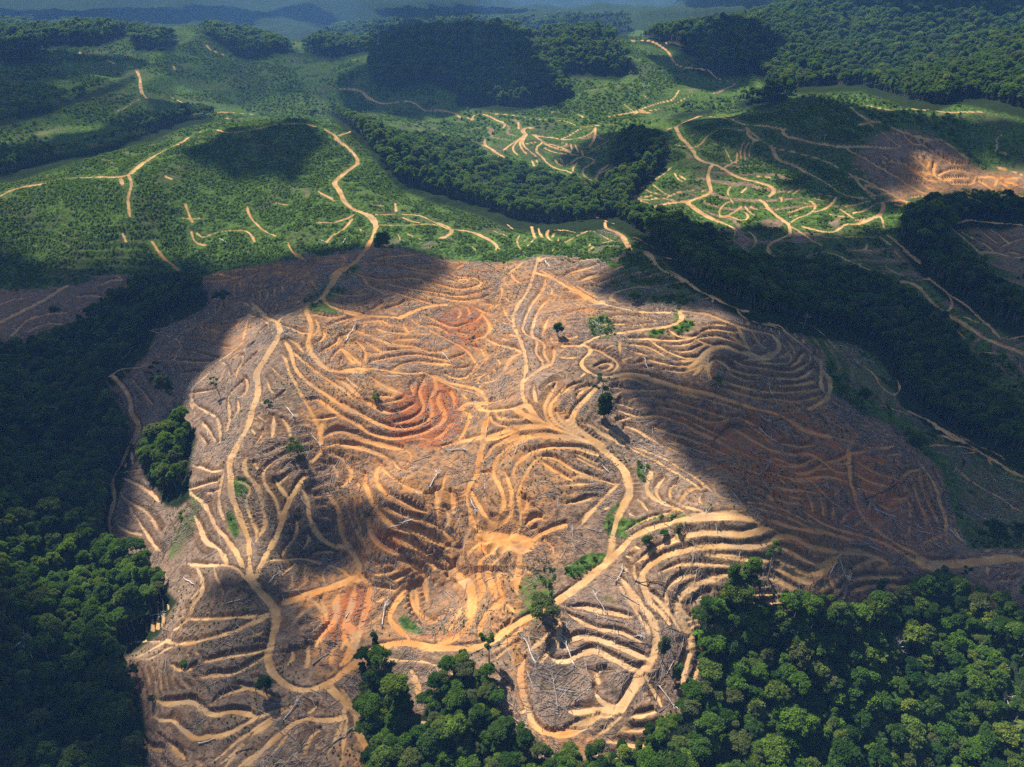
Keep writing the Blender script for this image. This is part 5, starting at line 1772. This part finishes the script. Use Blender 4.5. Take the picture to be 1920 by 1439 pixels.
FELLED = '''
647,642,668,608,w,t,pale fallen tree with forked branches on the terraces right of the main road
385,696,395,689,w,l,short white log on the pale ridge left of the main road
536,763,551,783,w,t,bleached branching trunk in grey brush right of the main road
508,730,531,733,g,l,grey log lying level across brush right of the main road
830,662,845,683,w,l,pale log slanting down onto the dark gully head left of centre
688,683,716,687,g,t,grey fallen tree along the upper edge of the left track
1022,490,1031,502,w,l,white log beside the road at the top of the central ridge
965,483,990,475,g,l,grey log at the boundary between the green slope and the cleared hill
914,801,911,819,w,l,white log lying across the narrow central track
912,497,928,505,d,l,dark log across the uppermost sunlit terraces
1207,670,1215,699,w,t,stark white dead trunk on the sunlit terraces right of centre
1448,748,1441,722,w,t,white dead tree on the shaded loop of terraces at the right
1410,743,1430,727,g,l,grey log slanting uphill beside the shaded loop of terraces
1418,776,1438,792,w,t,white fallen tree on the shaded slope below the loop of terraces
1422,802,1448,828,w,t,white branching fallen tree lower on the shaded slope
1210,754,1233,752,g,l,level grey log just right of the big dark bushy tree
1280,809,1286,796,g,l,short grey log pointing uphill on the shaded terraces
1337,828,1366,797,d,t,black burnt trunk slanting across the shaded terraces
1584,987,1607,997,w,l,pale log above the wide track in the shaded clearing
1640,956,1681,972,w,l,long white log beside the orange scrape in the shaded clearing
1721,996,1750,1004,w,l,white log near the right end of the orange scrape
1779,991,1803,1018,w,t,bright white trunk at the corner of the shaded clearing
1751,1016,1757,1025,w,t,small white branching trunk below the orange scrape
1590,1018,1626,1024,g,t,grey fallen tree along the upper bank of a shaded terrace
1630,1026,1651,1034,w,l,white log end on the upper bank of a shaded terrace
1673,1047,1710,1078,g,t,long grey trunk pointing at the wide dirt road fork
1570,1042,1587,1090,w,t,largest white branching dead tree above the shaded forest edge
1556,1076,1567,1057,w,l,short white trunk left of the largest white dead tree
1757,850,1780,856,w,l,white log lying on the weedy slope at the right
1789,887,1795,875,g,l,thin grey trunk on the weedy slope by the right-hand tracks
1705,934,1720,971,d,l,dark straight log in the middle of the shaded clearing
1622,935,1674,917,d,t,long black heap-like trunk in the shaded clearing
1866,1065,1903,1065,g,l,grey log on the brush below the wide dirt road
1131,876,1144,888,w,l,short white log left of the junction on the main track
1244,945,1252,937,w,l,small white log end on the curved terraces right of the junction
1422,893,1440,876,g,t,grey trunk slanting across the lower shaded terraces
1155,1092,1168,1068,w,t,white trunk with a grey fan of branches just below the bright road junction
1191,1090,1242,1096,d,t,dark trunk with a wide grey crown lying across the terraces
1134,1148,1115,1117,w,t,long white forked trunk on the pale slope right of the grey road
1185,832,1215,829,g,t,grey fallen tree with brushy crown right of the main track
1200,865,1222,864,g,t,grey fallen tree at the head of the green strip beside the junction
1227,1069,1235,1081,g,l,small grey log on the terraces near the lower right forest
1164,1113,1198,1133,g,l,thin grey log crossing the track right of the grey road
805,915,820,890,w,t,white-barked trunk standing out on the central terraces
777,921,787,932,w,l,short white log on the orange terraces left of centre
965,851,972,834,w,l,white log beside the curved terrace of the central dome
726,991,762,980,w,t,white trunk with spread roots in the orange bowl
687,970,712,941,d,t,dark trunk slanting over the orange terraces
775,867,809,855,g,l,grey log on the dark slope below the red hillside
835,846,868,843,w,t,pale trunk ending in a dark fan of branches below the red hillside
882,937,892,960,w,t,white trunk with dark brush beside the central track
911,1091,926,1083,w,l,short white log in the carved orange hollow
950,1032,954,1046,g,l,grey log at the head of the carved orange hollow
990,938,1021,963,d,l,dark log across the bare ochre patch
557,922,575,950,w,l,long white trunk at the edge of the small shadow in the hollow
583,814,600,836,w,t,curved pale trunk beside the left end of the orange track
488,865,508,863,g,l,grey log left of the forked tracks below the main road
425,1132,450,1126,w,l,pale log on the dark slope below the main road
345,1085,364,1097,w,l,thin pale log on the pale slope by the left forest
504,1094,523,1079,w,t,white branching log in the shaded hollow beside the main road
312,907,333,887,g,l,grey log on the grey brush slope below the small grove
531,1351,558,1318,w,t,white trunk with a dark crown below the hairpin road
621,1397,682,1356,g,t,long grey forked trunk across the tracks at the bottom
586,1247,618,1225,g,l,grey log inside the hairpin bend
442,1414,476,1403,d,l,dark log between the fan of tracks at the bottom
372,1395,404,1386,w,l,pale log left of the fan of tracks at the bottom
648,1159,655,1149,w,l,short white log on the red parallel tracks
716,1175,723,1136,w,t,pale curved trunk beside the red parallel tracks
282,1155,306,1152,w,t,white branching debris at the edge of the left forest
1004,1244,981,1199,w,t,white dead trunk at the left of the three beneath the grey road
1076,1248,1060,1206,w,t,pale dead trunk with a burnt crown, middle of the three beneath the grey road
1046,1327,1038,1275,g,t,grey dead trunk with a fan-shaped crown in the burnt hollow
1235,1286,1264,1330,w,t,long thin white trunk on the pale slope beside the forest
1190,1194,1203,1198,w,t,small white branching log on the right-hand pale slope
948,1340,975,1356,g,l,grey log at the right edge of the lower grove
412,449,424,456,w,l,white log on the green slope left of the road bend
602,451,613,458,w,t,white stump-like log on the green slope above the cleared hill
643,457,649,447,w,l,thin white log on the green slope near the dark tree
723,414,745,418,w,l,white log on the green slope right of the road bend
864,406,876,401,w,l,white log on the green slope below the forest band
'''
BASEM = {}
for ln in FELLED.strip().splitlines():
    f = ln.split(',', 6)
    x0, y0, x1, y1 = [float(v) for v in f[:4]]; tone, typ, lab = f[4:]
    ux, uy = unproject([x0, x1], [y0, y1], H)
    if math.hypot(ux[1] - ux[0], uy[1] - uy[0]) > 60: print('long log', lab); continue
    a = np.array([ux[0], uy[0]]); b = np.array([ux[1], uy[1]]); L = float(np.hypot(*(b - a)))
    dist_ = float(np.hypot(*a)); r = min(0.32, 0.15 + L * 0.009) * (1 + max(0, dist_ - 450) / 700)
    e = bpy.data.objects.new('fallen_tree' if typ == 't' else 'fallen_log', None); S.collection.objects.link(e); e.empty_display_size = .5
    org = on_ground(a[0], a[1], 0); e.location = org
    path = []
    sd = int(x0 * 3 + y0)
    rg = np.random.default_rng(sd); wv = rg.normal(0, .018 * L, 6)
    nrm_ = np.array([-(b - a)[1], (b - a)[0]]) / L
    for k in range(6):
        q = a + (b - a) * k / 5 + nrm_ * wv[k] * (1 if 0 < k < 5 else 0)
        path.append(on_ground(q[0], q[1], r * .9 + (.9 * k / 5 if typ == 't' else .25)) - org)
    zz = [p.z for p in path]
    for k in range(1, 5): path[k].z = max(path[k].z - .25, .5 * (zz[k - 1] + zz[k + 1]) - .1)
    rr = [r * (1.25, 1.0, .92, .84, .75, .6)[k] for k in range(6)]
    bt = MB(); V, F = tube(path, rr, 8); bt.add((V, F)); bt.add((V[:8], [tuple(range(7, -1, -1))])); bt.add((V[-8:], [tuple(range(8))]))
    link('trunk', bt.mesh('trunk', [MW_[tone]]), e)
    dr = (path[-1] - path[-2]).normalized()
    if typ == 't':
        link('branches', branches_mesh(sd, path[-1], dr, min(9, max(3.5, .5 * L)), 11, r * 1.1, M_GREYW if tone == 'g' else MW_[tone] if tone == 'w' and L < 12 else M_GREYW if tone == 'w' else M_CHAR), e)
        rt = branches_mesh(sd + 1, path[0], -dr, 1.9, 8, r * 1.6, M_GREYW, 1.0, .9); link('roots', rt, e)
    tag(e, lab, 'fallen tree' if typ == 't' else 'log')

# ---------------------------------------------------------------- bare dead trees standing in the forest
for i, (a, b, h, lab) in enumerate((
 (1668, 1246, 17, 'bare pale dead tree among the crowns in the upper middle of the lower right forest'),
 (1866, 1342, 16, 'bare pale dead tree standing among the crowns near the lower right corner'),
 (1460, 1290, 15, 'bare pale dead tree standing in the left half of the lower right forest'),
 (205, 1375, 17, 'bare pale dead tree standing in the dark lower left forest near the clearing edge'),
 (60, 1235, 17, 'bare pale dead tree standing in the sunlit part of the lower left forest'),
 (1506, 616, 13, 'tall pale bare-trunked tree at the foot of the dark right-hand forest belt'),
 (1545, 265, 9, 'dead pale stem standing on the dark hillside in the far right'))):
    x, y, z = at(a, b)
    e = bpy.data.objects.new('dead_tree', None); S.collection.objects.link(e); e.location = (x, y, z); e.empty_display_size = .5
    tp = Vector((.06 * h, .03 * h, h * .72))
    bt = MB(); bt.add(tube([(0, 0, -1), (.02 * h, 0, h * .35), tp], [.34, .26, .16], 7)); link('trunk', bt.mesh('trunk', [M_BARK if i == 5 else M_DEAD]), e)
    link('branches', branches_mesh(900 + i, tp, Vector((0, 0, 1)), h * .34, 13, .3, M_BARK if i == 5 else M_DEAD, 1.0, .75), e)
    tag(e, lab, 'dead tree')

# ---------------------------------------------------------------- two far houses in a forest gap
def box(x0, x1, y0, y1, z0, z1):
    V = [(x, y, z) for z in (z0, z1) for y in (y0, y1) for x in (x0, x1)]
    return V, [(0, 2, 3, 1), (4, 5, 7, 6), (0, 1, 5, 4), (2, 6, 7, 3), (0, 4, 6, 2), (1, 3, 7, 5)]
def house(a, b, w, d, h, rise, roofm, rz, label):
    x, y, z = at(a, b)
    e = bpy.data.objects.new('house', None); S.collection.objects.link(e); e.location = (x, y, z + 1); e.rotation_euler = (0, 0, rz)
    wv = MB(); wv.add(box(-w / 2, w / 2, -d / 2, d / 2, -4, h))
    wv.add(([(-w / 2, -d / 2, h), (-w / 2, d / 2, h), (-w / 2, 0, h + rise), (w / 2, -d / 2, h), (w / 2, d / 2, h), (w / 2, 0, h + rise)], [(0, 2, 1), (3, 4, 5)]))
    link('wall', wv.mesh('wall', [M_WALL]), e)
    rf = MB(); ov = 1.0
    for s in (-1, 1):
        y1 = s * (d / 2 + ov); z1 = h - rise * ov / (d / 2)
        V = [(-w / 2 - ov, 0, h + rise + .1), (w / 2 + ov, 0, h + rise + .1), (w / 2 + ov, y1, z1 + .1), (-w / 2 - ov, y1, z1 + .1)]
        rf.add((V + [(p[0], p[1], p[2] + .25) for p in V], [(0, 1, 2, 3), (4, 7, 6, 5), (0, 4, 5, 1), (1, 5, 6, 2), (2, 6, 7, 3), (3, 7, 4, 0)]))
    link('roof', rf.mesh('roof', [roofm]), e)
    for k in range(3):
        wd = MB(); cx = (-.3 + .3 * k) * w
        wd.add(box(cx - .7, cx + .7, -d / 2 - .08, -d / 2 - .02, h * .3, h * .75)); link('window', wd.mesh('window', [M_DARK]), e)
    tag(e, label, 'house')
house(1236.5, 58, 17, 11, 6, 4, M_ROOF, .25, 'white-gabled house on the left of the pair in the far forest gap')
house(1245.5, 58.5, 11, 14, 5, 3.5, M_ROOFR, 1.5, 'rusty-roofed house on the right of the pair in the far forest gap')

# ---------------------------------------------------------------- low plants and felling litter
def low_plant(seed, n, R):
    rng = np.random.default_rng(seed); b = MB()
    lb = [(rng.uniform(-.5, .5) * R, rng.uniform(-.5, .5) * R, .35 * R * rng.uniform(.6, 1.2), R * .5, R * .45) for _ in range(3)]
    V, F, L = leaves(rng, lb, n, R * .55); b.add((V, F), 0, L)
    return bpy.data.objects.new('low_plant_shape', b.mesh('low_plant', [M_WEED]))
LOW = [low_plant(s, 34, 1.0) for s in (1, 2, 3)]
f_green = sampler(g_green); f_trk = sampler(TRK); f_floor = sampler(g_floor); f_char = sampler(g_char); f_pale = sampler(g_pale)
x, y = grid_points(150, 1000, 2.6, 77)
gm = f_green(x, y) + 0.45 * fbm(x, y, 16, 3, 57) - .25 * RNG.random(len(x))
f_dmin = sampler(DMIN)
k = (gm > 0.62) & (f_trk(x, y) < .12) & ((f_dmin(x, y) > 5) | (np.hypot(x, y) < 560)) & (f_floor(x, y) < .5)
x, y = x[k], y[k]
xr, yr = grid_points(120, 650, 2.3, 79)               # weeds and seedlings on the bare slopes
k = (f_green(xr, yr) < .4) & (f_trk(xr, yr) < .2) & (f_floor(xr, yr) < .5) & (fbm(xr, yr, 22, 3, 58) + .9 * RNG.random(len(xr)) > .85)
x = np.r_[x, xr[k]]; y = np.r_[y, yr[k]]; nb = k.sum()
xf, yf = grid_points(1000, 2100, 6.5, 78)
k = (f_green(xf, yf) > .7) & (f_dmin(xf, yf) > 6) & (f_floor(xf, yf) < .5) & (fbm(xf, yf, 60, 3, 59) + .6 * RNG.random(len(xf)) > .25)
xf, yf = xf[k], yf[k]
x = np.r_[xf, x]; y = np.r_[yf, y]
s = np.r_[RNG.uniform(1.8, 4.0, len(xf)), RNG.uniform(.7, 2.1, len(x) - nb - len(xf)), RNG.uniform(.25, .8, nb)]
print('low plants', len(x))
gc = scatter('ground_cover', np.c_[x, y, ground_z(x, y) - .1], np.c_[np.zeros(len(x)), np.zeros(len(x)), RNG.uniform(0, 6.3, len(x))], np.c_[s, s, s * RNG.uniform(.6, 1.3, len(x))], RNG.integers(0, 3, len(x)), LOW)
tag(gc, 'green ferns and creepers covering the replanted slopes', 'ground cover', kind='stuff')

def litter(name, n_step, r1, lmin, lmax, rad, mats, seed, dens):
    rng = np.random.default_rng(seed)
    x, y = grid_points(110, r1, n_step, seed)
    k = (f_green(x, y) < .62) & (f_trk(x, y) < .35) & (f_floor(x, y) < .6) & (rng.random(len(x)) < dens * np.clip(.45 + 1.2 * fbm(x, y, 14, 3, seed + 2), .06, 1))
    x, y = x[k], y[k]; m = len(x)
    th = fbm(x, y, 60, 2, seed + 4) * 2.2 + rng.normal(0, .75, m)
    l = (lmin + (lmax - lmin) * rng.random(m) ** 3) * .5; r = rad * rng.uniform(.6, 1.3, m) * (.8 + .16 * l)
    dx, dy = np.cos(th) * l, np.sin(th) * l
    za = ground_z(x - dx, y - dy) + r * .6 + rng.uniform(0, .35, m); zb = ground_z(x + dx, y + dy) + r * .6 + rng.uniform(0, .35, m)
    nx, ny = -np.sin(th) * r, np.cos(th) * r
    V = np.zeros((m, 6, 3))
    for c, (sx, zz) in enumerate(((-1, za), (1, zb))):
        for q, (a, hgt) in enumerate(((-1, 0), (0, 1.3), (1, 0))):
            V[:, c * 3 + q] = np.c_[x + sx * dx + a * nx, y + sx * dy + a * ny, zz + hgt * r]
    o = (np.arange(m) * 6)[:, None, None]
    F = (np.array([[0, 3, 4, 1], [1, 4, 5, 2], [2, 5, 3, 0]])[None] + o).reshape(-1, 4)
    me = mesh_arrays(name, V.reshape(-1, 3), F, mats)
    me.polygons.foreach_set('material_index', np.repeat(rng.choice(len(mats), m), 3).astype(np.int32))
    print(name, m)
    return link(name, me)
tag(litter('felling_debris', 0.95, 620, .9, 8.0, .07, [M_GREYW, M_BARK, M_BARKD, M_GREYW, M_DEAD, M_BARKD], 301, .7), 'scattered branches and sticks left on the cleared slopes', 'debris', kind='stuff')

# ---------------------------------------------------------------- broken cloud overhead, outside the air box
CLOUD_Z = 1250.0
def cloud_material():
    N = NT('cloud')
    d = N.n('ShaderNodeBsdfDiffuse', {'Color': (.9, .9, .9, 1)}); t = N.n('ShaderNodeBsdfTranslucent', {'Color': (.9, .9, .92, 1)})
    m = N.n('ShaderNodeMixShader', {0: .5, 1: d.outputs[0], 2: t.outputs[0]}); N.link(m.outputs[0], N.out.inputs[0])
    return N.m
M_CLOUD = cloud_material()
def veil_material():
    N = NT('cloud_veil')
    d = N.n('ShaderNodeBsdfDiffuse', {'Color': (.9, .9, .9, 1)}); t = N.n('ShaderNodeBsdfTransparent')
    m = N.n('ShaderNodeMixShader', {0: .66, 1: d.outputs[0], 2: t.outputs[0]}); N.link(m.outputs[0], N.out.inputs[0])
    return N.m
M_VEIL = veil_material()
CLOUDS = [
 '-300,470 0,468 60,480 100,508 200,500 300,482 400,500 520,484 640,462 700,452 765,462 830,480 862,500 835,528 790,545 745,580 690,592 600,578 545,592 500,600 462,592 440,625 405,690 370,705 340,760 300,790 270,830 248,870 238,950 226,1005 160,1045 100,1030 50,1060 0,1040 -300,1050',
 '190,1600 165,1400 175,1320 200,1270 255,1255 275,1330 285,1600',
 '350,1125 430,1085 500,1080 560,1115 575,1160 470,1160 400,1150',
 '520,950 600,935 680,945 705,975 720,1020 700,1060 680,1075 640,1085 560,1090 510,1060 500,1000',
 '1120,505 1180,468 1205,440 1330,436 1420,425 1480,438 1560,436 1700,425 1780,408 2000,380 2400,380 2400,1240 1920,1200 1840,1165 1740,1160 1640,1165 1560,1130 1500,1085 1470,1020 1400,965 1340,925 1290,885 1245,830 1225,790 1170,730 1180,708 1250,705 1310,712 1350,690 1325,650 1340,630 1400,615 1340,592 1280,574 1160,560 1130,540',
 '1270,235 1400,212 1480,172 1560,188 1640,208 1760,222 1920,240 2200,240 2200,330 1920,330 1850,305 1720,290 1690,335 1640,345 1560,345 1480,320 1430,300 1380,285 1310,270',
 '660,205 650,150 700,118 725,80 770,58 830,66 900,56 985,88 1020,130 1055,150 1062,205 960,192 880,205 850,220 780,222 720,205',
 '372,286 398,256 462,238 580,226 604,246 572,292 556,322 528,338 496,316 462,330 436,338 418,308 388,302',
 '-300,110 0,100 250,98 245,130 130,142 60,205 0,205 -300,230', '-300,280 0,270 200,242 330,190 402,200 330,232 200,292 100,302 0,322 -300,330',
 '1240,105 1340,100 1400,118 1390,160 1330,170 1260,150', '1330,55 1440,60 1480,105 1400,130 1330,110', '1560,-20 1920,-60 2100,-60 2100,30 1800,45 1640,30', '1470,345 1560,350 1640,372 1690,395 1640,405 1560,390 1460,370',
 '-200,24 300,14 600,18 640,34 300,44 -200,50', '700,20 900,10 1000,20 860,34 720,36', '1250,-10 1500,-20 1440,12 1300,14',
 '0,1500 -20,1330 60,1290 120,1330 150,1439 130,1600',
 '-60,1150 20,1130 120,1160 70,1215 -40,1240', '1040,300 1130,250 1240,240 1260,300 1200,350 1110,345',
]
THIN = ['330,60 480,110 620,95 700,120 680,190 560,180 420,190 330,150', '0,140 100,130 220,160 330,150 330,185 200,235 60,250 -200,260 -200,140', '290,1600 285,1330 300,1240 400,1180 480,1165 560,1180 640,1240 690,1300 700,1439 720,1600', '1290,240 1190,300 1300,330 1380,300 1430,300 1400,270', '1690,395 1780,330 1920,345 2200,400 2200,430 1900,430 1760,440', '640,1215 700,1225 760,1290 740,1340 690,1330']
def cloud(poly, seed, label, mat=None):
    P = np.array(parse(poly)); P = np.vstack([P + (np.roll(P, -1, 0) - P) * t for t in (0, .25, .5, .75)]).reshape(4, len(P), 2).transpose(1, 0, 2).reshape(-1, 2)
    gx, gy = unproject(P[:, 0], P[:, 1], H)
    gz = ground_z(gx, gy)
    t = (CLOUD_Z - gz) / SUN_POS.z
    cx = gx + SUN_POS.x * t; cy = gy + SUN_POS.y * t
    x0, x1, y0, y1 = cx.min() - 20, cx.max() + 20, cy.min() - 20, cy.max() + 20
    st = max(4.0, max(x1 - x0, y1 - y0) / 170)
    ax = np.arange(x0, x1 + st, st); ay = np.arange(y0, y1 + st, st)
    GX, GY = np.meshgrid(ax, ay)
    # distance to the outline, signed
    x2, y2 = np.roll(cx, -1), np.roll(cy, -1)
    D = np.full(GX.shape, 1e9); ins = np.zeros(GX.shape, bool)
    wa = min(30.0, .02 * float(np.hypot(gx, gy).mean())); ww = 5 * wa
    wx = GX + wa * fbm(GX, GY, ww, 3, seed); wy = GY + wa * fbm(GX, GY, ww, 3, seed + 50)
    for a, b, c, d in zip(cx, cy, x2, y2):
        ex, ey = c - a, d - b; q = np.clip(((wx - a) * ex + (wy - b) * ey) / (ex * ex + ey * ey + 1e-9), 0, 1)
        D = np.minimum(D, np.hypot(wx - a - q * ex, wy - b - q * ey))
        cr = ((b <= wy) != (d <= wy)); ins ^= cr & (wx < a + (wy - b) / (d - b + 1e-12) * ex)
    sd = np.where(ins, D, -D)
    keep = sd > 0
    if keep.sum() < 6: return
    th = np.sqrt(np.maximum(sd, 0)) * 3.2
    puff = 1 + .5 * fbm(GX, GY, 45, 3, seed + 9)
    up = CLOUD_Z + th * puff; dn = CLOUD_Z - .22 * th * puff
    ny, nx = GX.shape
    c = keep[:-1, :-1] | keep[1:, :-1] | keep[:-1, 1:] | keep[1:, 1:]
    j, i = np.where(c); q = j * nx + i
    top = np.stack([q, q + 1, q + nx + 1, q + nx], -1); N0 = nx * ny
    V = np.vstack([np.c_[GX.ravel(), GY.ravel(), up.ravel() + .3], np.c_[GX.ravel(), GY.ravel(), dn.ravel() - .3]])
    F = np.vstack([top, top[:, ::-1] + N0])
    # close the rim
    pc = np.pad(c, 1); E = []
    for jj, ii in zip(j, i):
        v = [jj * nx + ii, jj * nx + ii + 1, (jj + 1) * nx + ii + 1, (jj + 1) * nx + ii]
        for (dj, di), (a, b) in (((-1, 0), (0, 1)), ((0, 1), (1, 2)), ((1, 0), (2, 3)), ((0, -1), (3, 0))):
            if not pc[jj + 1 + dj, ii + 1 + di]: E.append((v[b], v[a], v[a] + N0, v[b] + N0))
    F = np.vstack([F, np.array(E)])
    used = np.zeros(len(V), bool); used[F.ravel()] = True
    o = link('cloud', mesh_arrays('cloud', V[used], (np.cumsum(used) - 1)[F], [mat or M_CLOUD], True))
    tag(o, label, 'cloud', 'clouds overhead', 'stuff')
for k, p in enumerate(CLOUDS): cloud(p, 700 + k, "white broken cloud drifting overhead and shading the hills")

for k, p in enumerate(THIN): cloud(p, 760 + k, 'thin veil of cloud drifting overhead and half shading the slopes', M_VEIL)

# ---------------------------------------------------------------- humid air
hv = MB(); zb = float(H.min()) - 2; hv.add(box(-16000, 16000, -16000, 16000, zb, max(float(H.max()), CAM_H) + 60))
hm = NT('humid_air')
pv = hm.n('ShaderNodeVolumePrincipled'); pv.inputs['Color'].default_value = (0.20, 0.45, 1.0, 1); pv.inputs['Density'].default_value = 0.82e-4; pv.inputs['Anisotropy'].default_value = -0.1
hm.link(pv.outputs[0], hm.out.inputs['Volume'])
haze = link('haze', hv.mesh('haze', [hm.m])); tag(haze, 'blue humid haze over the far valleys', 'haze', kind='stuff')
